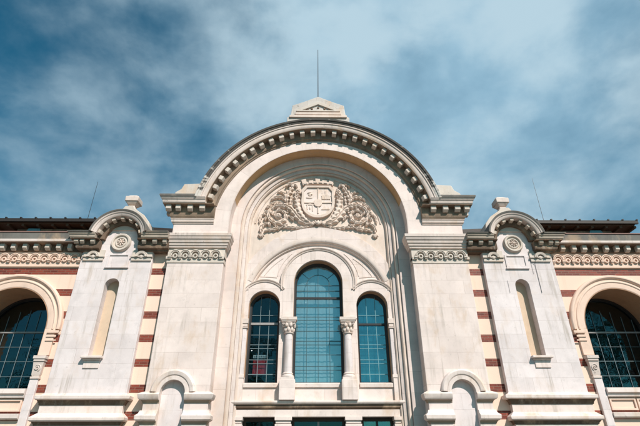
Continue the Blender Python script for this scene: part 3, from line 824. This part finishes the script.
def make_window(cx, r, cz, z0, glassm, munt, nv, rows, bar_z, fan, soff):
    fr = MB().ring(cx, cz, [(r - 0.085, 1.17), (r - 0.05, 1.13), (r - 0.002, 1.12), (r - 0.002, 1.26), (r - 0.085, 1.26)], 0, 180, 36, legs=z0)
    fr.box(cx - r + 0.08, cx + r - 0.08, 1.14, 1.26, z0, z0 + 0.06)
    win = fr.build('window', M['frame_dark'], B)
    ri = r - 0.07
    gp = [(cx - ri, z0 + 0.03)] + list(reversed(arc(cx, cz, ri, 0, 180, 32))) + [(cx + ri, z0 + 0.03)]
    MB().prism(gp, 1.205, 1.211).build('pane', M[glassm], win)
    mu = MB()
    step = 2 * ri / nv
    for j in range(1, nv):
        x_ = cx - ri + step * j
        mu.box(x_ - 0.009, x_ + 0.009, 1.18, 1.20, z0 + 0.03, bar_z)
        h_ = cz + math.sqrt(max(0, ri * ri - (x_ - cx) ** 2))
        if fan:
            if nv % 2 == 0 and j == nv // 2: mu.box(x_ - 0.009, x_ + 0.009, 1.18, 1.20, bar_z, h_)
            else:
                hh = cz + math.sqrt(max(0, (ri * 0.55) ** 2 - (x_ - cx) ** 2))
                mu.box(x_ - 0.009, x_ + 0.009, 1.18, 1.20, bar_z, hh)
        else:
            mu.box(x_ - 0.009, x_ + 0.009, 1.18, 1.20, bar_z, h_ - 0.02)
    if fan:
        mu.ring(cx, cz, [(ri * 0.55 - 0.008, 1.182), (ri * 0.55 + 0.008, 1.182), (ri * 0.55 + 0.008, 1.2), (ri * 0.55 - 0.008, 1.2)], 0, 180, 24)
        for a in (40, 140):
            c_, s_ = math.cos(R(a)), math.sin(R(a))
            mu.tube([(cx + c_ * ri * 0.55, 1.19, cz + s_ * ri * 0.55), (cx + c_ * ri, 1.19, cz + s_ * ri)], 0.008, 4)
    for z_ in rows: mu.box(cx - ri, cx + ri, 1.178, 1.198, z_ - 0.009, z_ + 0.009)
    mu.build('muntin', M[munt], win)
    mu = MB(); mu.box(cx - ri, cx + ri, 1.15, 1.20, bar_z - 0.035, bar_z + 0.035); mu.build('cross_bar', M['bar'] if cx < 0 else M['frame_dark'], win)
    # bounce-tinted lining of the arched head, 3 mm proud of the wall behind it
    MB().ring(cx, cz, [(r - 0.004, WY + 0.006), (r + 0.03, WY + 0.006), (r + 0.03, 1.118), (r - 0.004, 1.118)], 0, 180, 36, legs=z0 + 0.2).build('reveal_lining', M[soff], win)
    sl_ = MB(); sl_.run([(z0 - 0.13, -0.30), (z0 - 0.13, 0.05), (z0 - 0.02, 0.06), (z0 + 0.012, -0.02), (z0 + 0.035, -0.30)], cx - r + 0.006, cx + r - 0.006, WY)
    sl_.build('window_sill', M['ledge'], win, bevel=0.004)
    return win


rowsC = [4.30, 4.42, 4.78, 5.10, 5.22, 5.55, 5.92, 6.03, 6.36, 6.95, 7.15]
w0 = make_window(0, 0.83, 7.13, 3.86, 'glass', 'frame_teal', 4, rowsC, 6.68, True, 'soffit_small')
rowsS = [4.17, 4.50, 4.62, 4.98, 5.10, 5.42, 6.08]
w1 = make_window(-1.8, 0.52, 6.31, 3.86, 'glass_dark', 'muntin_light', 3, rowsS, 5.79, False, 'soffit_small')
w2 = make_window(1.8, 0.52, 6.31, 3.86, 'glass', 'muntin_blue', 3, rowsS, 5.77, False, 'soffit_small')
w0['label'] = 'tall round-headed central window with a pale curtain'
w1['label'] = 'narrow dark round-headed window left of the centre'
w2['label'] = 'narrow teal round-headed window right of the centre'
# curtains and dark rooms behind the panes


def curtain(x0, x1, z0, z1, y, mat, win):
    mb = MB()
    n_ = 36
    secs = []
    for i in range(n_ + 1):
        x_ = x0 + (x1 - x0) * i / n_
        yy = y + 0.006 * math.sin(i * 1.9) + 0.003 * math.sin(i * 0.7)
        secs.append([(x_, yy, z0), (x_, yy + 0.006, z0), (x_, yy + 0.006, z1), (x_, yy, z1)])
    mb.loft(secs)
    mb.build('curtain', M[mat], win)


curtain(-0.82, 0.82, 3.9, 7.92, 1.36, 'curtain', w0)
curtain(1.3, 2.3, 3.9, 6.8, 1.36, 'curtain_teal', w2)
rm = MB()
rm.box(-2.7, -1.02, 2.6, 2.7, 3.0, 8)
rm.box(-1.10, -1.0, 1.51, 2.6, 3.0, 8); rm.box(-2.8, -2.7, 1.51, 2.6, 3.0, 8); rm.box(-2.7, -1.1, 1.51, 2.6, 7.0, 7.1); rm.box(-2.7, -1.1, 1.51, 2.6, 3.6, 3.7)
for s in (-1, 1):
    a, b = sorted((s * 8.1, s * 15.5))
    rm.box(a, b, 2.0, 2.1, 2.0, 7.4); rm.box(a, b, 1.37, 2.0, 7.0, 7.1); rm.box(a, b, 1.37, 2.0, 2.9, 3.0)
rm.build('interior_wall', M['room'], B)

# columns between the windows
for s in (-1, 1):
    mir = s < 0
    X, Y = 0.955, 0.79
    cm = MB(); cm.lathe(X, Y, [(4.14, 0.135), (4.3, 0.137), (4.8, 0.132), (5.36, 0.118)], 28)
    col_ = cm.build('column', M['ashlar_tower'], B, mirror=mir)
    bs = MB()
    bs.box(X - 0.21, X + 0.21, Y - 0.19, 0.868, 3.93, 4.0)
    bs.lathe(X, Y, [(4.0, 0.195), (4.03, 0.205), (4.06, 0.195), (4.075, 0.165), (4.09, 0.16), (4.11, 0.175), (4.13, 0.17), (4.15, 0.14)], 28)
    bs.build('base', M['ledge'], col_, mirror=mir)
    pdl = MB(); pdl.box(X - 0.24, X + 0.24, Y - 0.20, 0.868, 3.346, 3.928); pdl.build('pedestal', M['ashlar'], col_, bevel=0.01, mirror=mir)
    ca = MB()
    ca.lathe(X, Y, [(5.35, 0.12), (5.36, 0.155), (5.385, 0.16), (5.40, 0.125), (5.5, 0.13), (5.6, 0.155), (5.68, 0.20), (5.71, 0.215)], 24)
    for i in range(8):          # leaves round the bell
        a = 2 * PI * i / 8
        for zz, rr, hh in ((5.48, 0.145, 0.075), (5.62, 0.185, 0.07)):
            aa = a + (0.39 if zz > 5.5 else 0)
            c = (X + rr * math.cos(aa), Y + rr * math.sin(aa), zz)
            ca.blob(c, 0.05, 0.03, hh)
    for q in (-1, 1):
        pts = [(X + q * (0.20 - 0.05 * (1 - t / 14)) + q * 0.045 * (1 - t / 16) * math.cos(t * 0.75), Y - 0.16, 5.66 + 0.045 * (1 - t / 16) * math.sin(t * 0.75)) for t in range(14)]
        ca.tube(pts, 0.014, 5)
    ca.box(X - 0.235, X + 0.235, Y - 0.20, 0.868, 5.715, 5.765)
    ca.box(X - 0.26, X + 0.26, Y - 0.225, 0.868, 5.768, 5.865)
    ca.build('capital', M['trim'], col_, bevel=0.004, mirror=mir)
    # slim outer pilaster
    X = 2.41
    pm = MB(); pm.box(X - 0.075, X + 0.045, 0.80, 0.868, 4.10, 5.55)
    pil = pm.build('pilaster', M['ashlar_tower'], B, bevel=0.012, mirror=mir)
    pm = MB(); pm.box(X - 0.12, X + 0.105, 0.75, 0.868, 5.70, 5.865); pm.box(X - 0.10, X + 0.08, 0.775, 0.868, 5.60, 5.70); pm.box(X - 0.115, X + 0.09, 0.765, 0.868, 5.55, 5.59)
    pm.build('capital', M['trim'], pil, bevel=0.008, mirror=mir)
    pm = MB(); pm.box(X - 0.10, X + 0.09, 0.765, 0.868, 4.0, 4.10); pm.box(X - 0.085, X + 0.085, 0.78, 0.868, 3.346, 4.0)
    pm.build('base', M['ledge'], pil, bevel=0.008, mirror=mir)

# string course, frieze and the doors below
sc_ = MB().run([(3.235, -0.2), (3.235, 0.13), (3.26, 0.16), (3.30, 0.175), (3.335, 0.165), (3.342, -0.2)], -2.75, 2.75, 0.84)
sc_.build('string_course', M['ledge'], B, bevel=0.004)
fz = MB(); fz.run([(3.10, -0.2), (3.10, 0.03), (3.15, 0.09), (3.232, 0.10), (3.232, -0.2)], -2.68, 2.68, 0.84); fz.build('bed_moulding', M['bed'], B)  # dark colour carries the shade below the string course
fz = MB(); fz.box(-2.68, 2.68, 0.80, 1.4, 2.90, 3.098); fz.build('frieze', M['ledge'], B, bevel=0.006)
for s in (-1, 1):
    mir = s < 0
    for xa, xb in ((0.82, 1.27), (2.28, 2.68)):
        pm = MB(); pm.box(xa + 0.02, xb - 0.02, 0.84, 1.3, 0.0, 2.62); dp = pm.build('door_pier', M['ashlar'], B, bevel=0.01, mirror=mir)
        pm = MB(); pm.box(xa - 0.03, xb + 0.03, 0.745, 1.3, 2.80, 2.897); pm.box(xa, xb, 0.79, 1.3, 2.72, 2.797); pm.box(xa - 0.02, xb + 0.02, 0.765, 1.3, 2.62, 2.70)
        pm.build('capital', M['ledge'], dp, bevel=0.008, mirror=mir)
for xa, xb in ((-2.26, -1.29), (-0.80, 0.80), (1.29, 2.26)):
    dm = MB(); dm.prism([(xa, 0), (xb, 0), (xb, 2.88), (xa, 2.88)], 1.08, 1.16, holes=[[(xa + 0.08, 0.3), (xb - 0.08, 0.3), (xb - 0.08, 2.79), (xa + 0.08, 2.79)]])
    d = dm.build('door', M['wood'], B, bevel=0.006)
    dm = MB(); dm.box(xa + 0.06, xb - 0.06, 1.115, 1.121, 0.28, 2.81); dm.build('pane', M['glass_dark'] if xa < 1 else M['glass'], d)
    dm = MB(); dm.box(xa - 0.1, xb + 0.1, 1.6, 1.65, 0.0, 2.95); dm.build('interior_wall', M['room'] if xa < 1 else M['curtain_teal'], d)
    c = (xa + xb) / 2
    dm = MB(); dm.box(c - 0.03, c + 0.03, 1.07, 1.112, 0.31, 2.785); dm.build('mullion', M['bar'] if abs(c) < 1 else M['frame_dark'], d)

# shell that closes the building behind the facade
sh = MB()
sh.box(-15.6, 15.6, 11.9, 12.2, 0, 8.2); sh.box(-15.6, -15.3, 1.37, 11.9, 0, 8.2); sh.box(15.3, 15.6, 1.37, 11.9, 0, 8.2)
sh.build('rear_wall', M['cream'], B)
sh = MB(); sh.box(-15.6, 15.6, 1.56, 12.2, 8.203, 8.35); sh.build('flat_roof', M['roof'], B)
for s in (-1, 1):
    sh = MB(); sh.box(5.25, 15.6, 0.65, 1.555, 8.203, 8.35); sh.build('flat_roof', M['roof'], B, mirror=s < 0)
sh = MB()
bo = [(-4.6, 8.36), (4.6, 8.36)] + arc(0, 8.92, 4.25, 8, 172, 48)
sh.prism(bo, 1.55, 11.8); sh.prism([(-4.9, 0), (-2.8, 0), (-2.8, 8.3), (-4.9, 8.3)], 0.63, 1.5); sh.prism([(4.9, 0), (2.8, 0), (2.8, 8.3), (4.9, 8.3)], 0.63, 1.5)
sh.build('vault_roof', M['roof'], B)
sh = MB()
sh.prism([(-4.9, 8.5), (-3.32, 8.5)] + list(reversed(arc(0, 9.1, 3.32, 0, 180, 48))) + [(3.32, 8.5), (4.9, 8.5), (4.9, 9.8)] + arc(0, 8.92, 4.2, 14, 166, 48) + [(-4.9, 9.8)], 0.503, 1.54)
sh.build('arch_backing', M['trim'], B)

# ------------------------------------------------------------------ coat of arms relief in the tympanum
ca = MB()
YR = 0.85


def shield_pts(w_, z0, z1, k=1.0):
    h_ = z1 - z0
    L = [(w_ * math.sin(t), z0 + h_ * 0.52 * (1 - math.cos(t) ** 0.85)) for t in [R(90) * i / 12 for i in range(13)]]
    L += [(w_ * 0.97, z0 + h_ * 0.70), (w_, z0 + h_ * 0.86), (w_ * 0.76, z1)]
    return L + [(-x, z) for x, z in reversed(L[1:])]


sh_o = shield_pts(0.63, 9.62, 11.02); sh_i = shield_pts(0.53, 9.73, 10.93)
ca.prism(sh_o, YR - 0.13, YR, holes=[sh_i])
coat = ca.build('coat_of_arms', M['relief'], B, bevel=0.02, label='carved coat of arms with shield and scrolls in the tympanum')
mb = MB(); mb.prism(sh_i, YR - 0.075, YR); mb.build('shield', M['ledge'], coat)
mb = MB()
f0 = YR - 0.075
mb.box(-0.022, 0.022, f0 - 0.035, f0, 9.82, 10.90); mb.box(-0.52, 0.52, f0 - 0.033, f0, 10.26, 10.305)
mb.prism(shield_pts(0.15, 10.10, 10.40), f0 - 0.045, f0)
# quarters: head in profile, church, canopy and hills
mb.blob((-0.30, f0, 10.64), 0.085, 0.03, 0.10); mb.blob((-0.33, f0, 10.50), 0.13, 0.035, 0.05); mb.blob((-0.24, f0 - 0.02, 10.63), 0.03, 0.03, 0.02); mb.blob((-0.33, f0, 10.72), 0.09, 0.05, 0.04, 0.4)
mb.box(0.14, 0.46, f0 - 0.02, f0, 10.42, 10.56); mb.prism([(0.12, 10.56), (0.48, 10.56), (0.30, 10.68)], f0 - 0.022, f0); mb.box(0.27, 0.34, f0 - 0.026, f0, 10.6, 10.80)
for q in (0.19, 0.27, 0.35, 0.43): mb.box(q - 0.015, q + 0.015, f0 - 0.028, f0, 10.43, 10.54)
mb.box(-0.42, -0.38, f0 - 0.02, f0, 9.98, 10.18); mb.box(-0.22, -0.18, f0 - 0.02, f0, 9.92, 10.18); mb.prism([(-0.46, 10.18), (-0.14, 10.18), (-0.30, 10.25)], f0 - 0.022, f0); mb.blob((-0.30, f0, 10.05), 0.03, 0.03, 0.09)
mb.prism([(0.12, 9.98), (0.45, 9.98), (0.40, 10.08), (0.33, 10.02), (0.26, 10.16), (0.19, 10.06)], f0 - 0.022, f0)
mb.build('charges', M['relief'], coat, bevel=0.006)
# mural crown above the shield: two curved rows of blocks
mb = MB()


def polar_block(mb, r0, r1, a0, a1, y0, y1):
    mb.prism(arc(0, 9.1, r1, a0, a1, 3) + arc(0, 9.1, r0, a1, a0, 3), y0, y1)


polar_block(mb, 2.02, 2.12, 73.5, 106.5, YR - 0.12, YR)
for k in range(5):
    a = 74.2 + k * 6.9
    polar_block(mb, 2.118, 2.19 if k % 2 else 2.285, a, a + 4.6, YR - 0.10, YR)
    if k < 4: polar_block(mb, 2.118, 2.16, a + 4.55, a + 6.95, YR - 0.07, YR)
for k in range(6):
    a = 74.6 + k * 5.4
    polar_block(mb, 2.04, 2.10, a, a + 3.6, YR - 0.145, YR - 0.11)
mb.build('mural_crown', M['relief'], coat, bevel=0.012)


import numpy as np


def bez(p0, p1, p2, p3, n=24):
    return [tuple(p0[k] * (1 - t) ** 3 + 3 * p1[k] * t * (1 - t) ** 2 + 3 * p2[k] * t * t * (1 - t) + p3[k] * t ** 3 for k in (0, 1)) for t in [i / n for i in range(n + 1)]]


def spiral(cx, cz, r0, r1, a0, a1, n=60):
    return [(cx + (r0 + (r1 - r0) * t) * math.cos(R(a0 + (a1 - a0) * t)), cz + (r0 + (r1 - r0) * t) * math.sin(R(a0 + (a1 - a0) * t))) for t in [i / n for i in range(n + 1)]]


def carve(name, strokes, parent, mat, mirror, x0, x1, z0, z1, step=0.0105):
    """carved ornament: strokes = (points, half width at start, middle, end, height, lobe length, lobe depth, veins)"""
    nx, nz = int((x1 - x0) / step), int((z1 - z0) / step)
    strokes = [(a_, b_ * 1.2, c_ * 1.22, d_ * 1.15, e_ * 1.25, f_ * 2.1, g_ * 1.15, h_ * 1.3) for a_, b_, c_, d_, e_, f_, g_, h_ in strokes]
    gx = x0 + np.arange(nx) * step; gz = z0 + np.arange(nz) * step
    GX, GZ = np.meshgrid(gx, gz)
    H = np.zeros_like(GX)
    for pts, wa, wm_, wb, h, lob, dep, vein in strokes:
        P = np.array(pts)
        seg = np.r_[0, np.cumsum(np.hypot(*np.diff(P, axis=0).T))]
        best = np.full(GX.shape, 1e9); S = np.zeros_like(GX); T = np.zeros_like(GX)
        for i in range(len(P) - 1):
            a, b = P[i], P[i + 1]; d = b - a; L2 = d @ d
            if L2 < 1e-12: continue
            u = np.clip(((GX - a[0]) * d[0] + (GZ - a[1]) * d[1]) / L2, 0, 1)
            dx, dz = GX - (a[0] + u * d[0]), GZ - (a[1] + u * d[1])
            dd = dx * dx + dz * dz
            m_ = dd < best
            best[m_] = dd[m_]; S[m_] = (seg[i] + u * (seg[i + 1] - seg[i]))[m_]
            T[m_] = (np.sign(d[0] * dz - d[1] * dx) * np.sqrt(dd))[m_]
        tt = S / seg[-1]
        w_ = np.where(tt < 0.5, wa + (wm_ - wa) * np.sin(tt * PI), wb + (wm_ - wb) * np.sin(tt * PI))
        A = np.abs(T)
        ph = S / lob - A / np.maximum(w_, 1e-3) * 0.55          # lobes sweep forward along the stem
        lobe = 1 - np.abs(np.cos(ph * PI)) ** 2.5
        we = w_ * (1 - dep + dep * lobe)
        q = A / np.maximum(we, 1e-4)
        hh = h * np.sqrt(np.clip(1 - q ** 2.4, 0, 1)) * (1 - 0.26 * (1 - lobe) * np.clip(A / w_ * 1.6, 0, 1))
        hh *= 1 - vein * np.exp(-(A / (w_ * 0.16)) ** 2)        # groove along the midrib
        end = np.clip((1 - tt) * seg[-1] / 0.05, 0, 1) ** 0.5
        H = np.maximum(H, hh * np.where(q < 1, 1, 0) * (0.4 + 0.6 * end))
    H = np.where(H > 0.006, H, 0)
    # round the tool marks off a little and roughen
    rng = np.random.RandomState(3)
    H = np.where(H > 0, H + rng.normal(0, 0.0016, H.shape), 0)
    keep = H > 0
    k2 = keep.copy(); k2[1:] |= keep[:-1]; k2[:-1] |= keep[1:]; k2[:, 1:] |= keep[:, :-1]; k2[:, :-1] |= keep[:, 1:]
    idx = -np.ones(H.shape, int); idx[k2] = np.arange(k2.sum())
    sg = -1 if mirror else 1
    verts = np.c_[sg * GX[k2], YR + 0.004 - H[k2] - np.where(H[k2] > 0, 0.006, 0), GZ[k2]]
    q4 = k2[:-1, :-1] & k2[1:, :-1] & k2[:-1, 1:] & k2[1:, 1:]
    i_, j_ = np.nonzero(q4)
    F = np.c_[idx[i_, j_], idx[i_, j_ + 1], idx[i_ + 1, j_ + 1], idx[i_ + 1, j_]]
    if mirror: F = F[:, ::-1]
    me = bpy.data.meshes.new(name)
    me.from_pydata(verts.tolist(), [], F.tolist())
    for p_ in me.polygons: p_.use_smooth = True
    me.materials.append(mat)
    o = bpy.data.objects.new(name, me); C.objects.link(o); o.parent = parent
    return o


SC = (1.47, 9.73)
for s in (-1, 1):
    mir = s < 0
    st = []
    # main stem from the knot, over the top and round into the volute
    main = bez((0.22, 9.36), (0.85, 9.40), (0.80, 10.05), (1.26, 10.15), 20) + spiral(SC[0], SC[1], 0.455, 0.10, 118, -420, 90)
    st.append((main[:26], 0.05, 0.12, 0.085, 0.13, 0.11, 0.25, 0.35))
    st.append((main[20:], 0.085, 0.075, 0.035, 0.12, 0.09, 0.30, 0.30))
    # rosette
    for k in range(7):
        a = 2 * PI * k / 7
        st.append(([(SC[0] + 0.03 * math.cos(a), SC[1] + 0.03 * math.sin(a)), (SC[0] + 0.115 * math.cos(a + 0.2), SC[1] + 0.115 * math.sin(a + 0.2))], 0.02, 0.04, 0.03, 0.12, 0.2, 0.0, 0.3))
    # leaves thrown off the outside of the volute
    for a, L_, tw in ((150, 0.26, 35), (185, 0.24, 40), (-5, 0.22, -60), (25, 0.25, -60), (58, 0.26, -60), (90, 0.24, -55), (-38, 0.22, -60), (-75, 0.24, -62), (-110, 0.24, -65)):
        b0 = (SC[0] + 0.40 * math.cos(R(a)), SC[1] + 0.40 * math.sin(R(a)))
        d1, d2 = R(a + tw * 0.6), R(a + tw * 1.6)
        b1 = (b0[0] + 0.5 * L_ * math.cos(d1), b0[1] + 0.5 * L_ * math.sin(d1))
        b2 = (b1[0] + 0.6 * L_ * math.cos(d2), b1[1] + 0.6 * L_ * math.sin(d2))
        st.append((bez(b0, b1, b1, b2, 8), 0.03, 0.062, 0.008, 0.10, 0.07, 0.35, 0.4))
    # inner leaves that line the volute
    for a in (100, 40, -20, -80, -140, 160):
        b0 = (SC[0] + 0.36 * math.cos(R(a)), SC[1] + 0.36 * math.sin(R(a)))
        b2 = (SC[0] + 0.22 * math.cos(R(a - 35)), SC[1] + 0.22 * math.sin(R(a - 35)))
        st.append(([b0, ((b0[0] + b2[0]) / 2 + 0.01, (b0[1] + b2[1]) / 2), b2], 0.03, 0.045, 0.01, 0.085, 0.06, 0.3, 0.3))
    # leaf under the stem, running out level
    st.append((bez((0.30, 9.30), (0.7, 9.12), (1.0, 9.34), (1.30, 9.20), 16), 0.03, 0.075, 0.012, 0.09, 0.08, 0.4, 0.4))
    st.append((bez((1.30, 9.26), (1.55, 9.10), (1.75, 9.22), (1.98, 9.05), 14), 0.03, 0.075, 0.012, 0.09, 0.08, 0.4, 0.4))
    st.append((bez((1.80, 9.40), (2.05, 9.40), (2.14, 9.2), (2.06, 8.98), 14), 0.03, 0.07, 0.02, 0.10, 0.07, 0.4, 0.4))
    for k in range(5):
        a = R(-160 + 35 * k)
        st.append(([(2.07, 8.96), (2.07 + 0.12 * math.cos(a), 8.96 + 0.15 * math.sin(a))], 0.015, 0.035, 0.01, 0.09, 0.2, 0, 0.3))
    st.append((bez((1.93, 9.75), (2.16, 9.85), (2.14, 9.55), (2.16, 9.38), 10), 0.02, 0.05, 0.01, 0.08, 0.07, 0.4, 0.4))
    carve('acanthus_scroll', st, coat, M['relief'], mir, 0.1, 2.30, 8.68, 10.5)
    # upper leaf that stands on the stem, with its curled-over tip and side sprays
    st = []
    st.append((bez((1.16, 10.22), (1.30, 10.55), (1.05, 10.75), (0.98, 11.02), 18), 0.04, 0.12, 0.07, 0.12, 0.09, 0.42, 0.4))
    st.append((bez((0.98, 11.02), (1.05, 11.16), (1.22, 11.08), (1.20, 10.96), 10), 0.07, 0.075, 0.02, 0.13, 0.08, 0.35, 0.3))
    st.append((bez((0.98, 11.02), (0.88, 11.12), (0.80, 11.02), (0.84, 10.94), 8), 0.06, 0.055, 0.02, 0.12, 0.08, 0.3, 0.3))
    st.append((bez((1.18, 10.38), (1.40, 10.62), (1.62, 10.56), (1.80, 10.36), 16), 0.03, 0.085, 0.012, 0.10, 0.08, 0.42, 0.4))
    st.append((bez((1.14, 10.46), (1.22, 10.72), (1.42, 10.80), (1.56, 10.72), 12), 0.02, 0.06, 0.01, 0.09, 0.07, 0.4, 0.4))
    st.append((bez((1.36, 10.28), (1.60, 10.36), (1.82, 10.24), (1.98, 10.02), 12), 0.02, 0.06, 0.01, 0.08, 0.07, 0.4, 0.4))
    st.append((bez((1.08, 10.12), (1.00, 10.35), (1.06, 10.50), (1.00, 10.62), 10), 0.02, 0.05, 0.01, 0.10, 0.07, 0.4, 0.3))
    carve('palmette', st, coat, M['relief'], mir, 0.68, 2.12, 9.95, 11.25)
    # horn of fruit beside the shield
    st = [(bez((0.34, 9.44), (0.62, 9.62), (0.78, 9.95), (0.80, 10.40), 22), 0.05, 0.105, 0.12, 0.15, 0.085, 0.18, 0.0)]
    random.seed(8)
    for k in range(16):
        px_, pz_ = 0.80 + random.uniform(-0.09, 0.10), 10.42 + random.uniform(-0.02, 0.46)
        st.append(([(px_ - 0.012, pz_), (px_ + 0.012, pz_ + 0.01)], 0.045, 0.055, 0.045, random.uniform(0.12, 0.17), 0.5, 0, 0))
    carve('garland', st, coat, M['relief'], mir, 0.2, 1.05, 9.25, 11.1)
    random.seed(5)
mb = MB()
for i in range(9):
    a = PI * i / 8
    mb.blob((0.20 * math.cos(a) * 1.1, YR - 0.07, 9.36 + 0.10 * math.sin(a)), 0.085, 0.06, 0.042, a)
mb.blob((0, YR - 0.13, 9.38), 0.10, 0.08, 0.085)
mb.build('knot', M['relief'], coat)
# plain rib that frames the relief
MB().ring(0, 9.1, [(2.30, YR), (2.31, YR - 0.03), (2.35, YR - 0.035), (2.36, YR)], 8, 172, 60).build('frame_moulding', M['trim'], coat)

# ------------------------------------------------------------------ red banner behind the left small window
ban = empty('window_banner', 'red banner with pale lettered strip hanging behind the dark left window', 'banner', (-1.85, 1.30, 4.2))
mb = MB(); mb.prism([(-0.27, -0.03), (0.17, -0.02), (0.18, 0.42), (-0.26, 0.43)], 0.0, 0.01)
o = mb.build('cloth', M['red_cloth'], ban)
mb = MB(); mb.prism([(-0.27, 0.50), (0.16, 0.50), (0.16, 0.60), (-0.27, 0.60)], 0.0, 0.01)
o = mb.build('strip', M['white_cloth'], ban)
mb = MB()
for i in range(7):
    x0 = -0.24 + i * 0.055
    mb.box(x0, x0 + 0.035, -0.006, -0.002, 0.52, 0.575 if i % 3 else 0.56)
mb.build('lettering', M['grey_mark'], o)

# ------------------------------------------------------------------ unseen trees added behind the camera for dark reflections in the panes
lm, g = newmat('leaf_green')
co = g.n('ShaderNodeTexCoord').outputs['Object']
lc = g.mix(g.noise(co, 0.8, 3), (0.035, 0.075, 0.02), (0.09, 0.13, 0.03))
finish(lm, g, lc, 0.6)
bark = simple('bark', (0.12, 0.09, 0.06), 0.9)


def tree(name, label, x, y, h, cr):
    e = empty(name, label, 'tree', (x, y, 0), 'unseen trees behind the camera')
    t = MB()
    t.tube([(0, 0, 0), (0.15, 0, h * 0.3), (0, 0.1, h * 0.6), (0.1, 0, h * 0.85)], [0.42, 0.32, 0.2, 0.06], 9)
    for k in range(7):
        a = k * 2.4
        z_ = h * (0.3 + 0.07 * k)
        t.tube([(0.05, 0, z_), (cr * 0.4 * math.cos(a), cr * 0.4 * math.sin(a), z_ + h * 0.10), (cr * 0.75 * math.cos(a), cr * 0.75 * math.sin(a), z_ + h * 0.2)], [0.14, 0.09, 0.03], 6)
    t.build('trunk', bark, e)
    bm = bmesh.new()
    cl_ = [(Vector((random.gauss(0, 0.42) * cr, random.gauss(0, 0.42) * cr, h * random.uniform(0.38, 0.98))), random.uniform(0.18, 0.34) * cr) for _ in range(34)]
    for c_, rr in cl_:
        for _ in range(110):
            v = Vector((random.gauss(0, 1), random.gauss(0, 1), random.gauss(0, 1))).normalized() * rr * random.uniform(0.6, 1.0) + c_
            a = Vector((random.gauss(0, 1), random.gauss(0, 1), random.gauss(0, 1))).normalized() * 0.22
            b = a.cross(Vector((random.gauss(0, 1), random.gauss(0, 1), random.gauss(0, 1)))).normalized() * 0.16
            bm.faces.new([bm.verts.new(v - a), bm.verts.new(v + b), bm.verts.new(v + a), bm.verts.new(v - b)])
    me = bpy.data.meshes.new('crown'); bm.to_mesh(me); bm.free(); me.materials.append(lm)
    c = bpy.data.objects.new('crown', me); C.objects.link(c); c.parent = e


for k, (x, y, h, cr, lb) in enumerate([(-9, -44, 17, 5, 'unseen broad tree added to darken the reflection in the left arch window'),
                                   (-30, -42, 15, 5.5, 'unseen leafy tree mirrored low in the left wing window'),
                                   (36, -42, 21, 7, 'unseen tall tree added for a dark reflection in the right wing window')]):
    tree('unseen_tree', lb, x, y, h, cr)
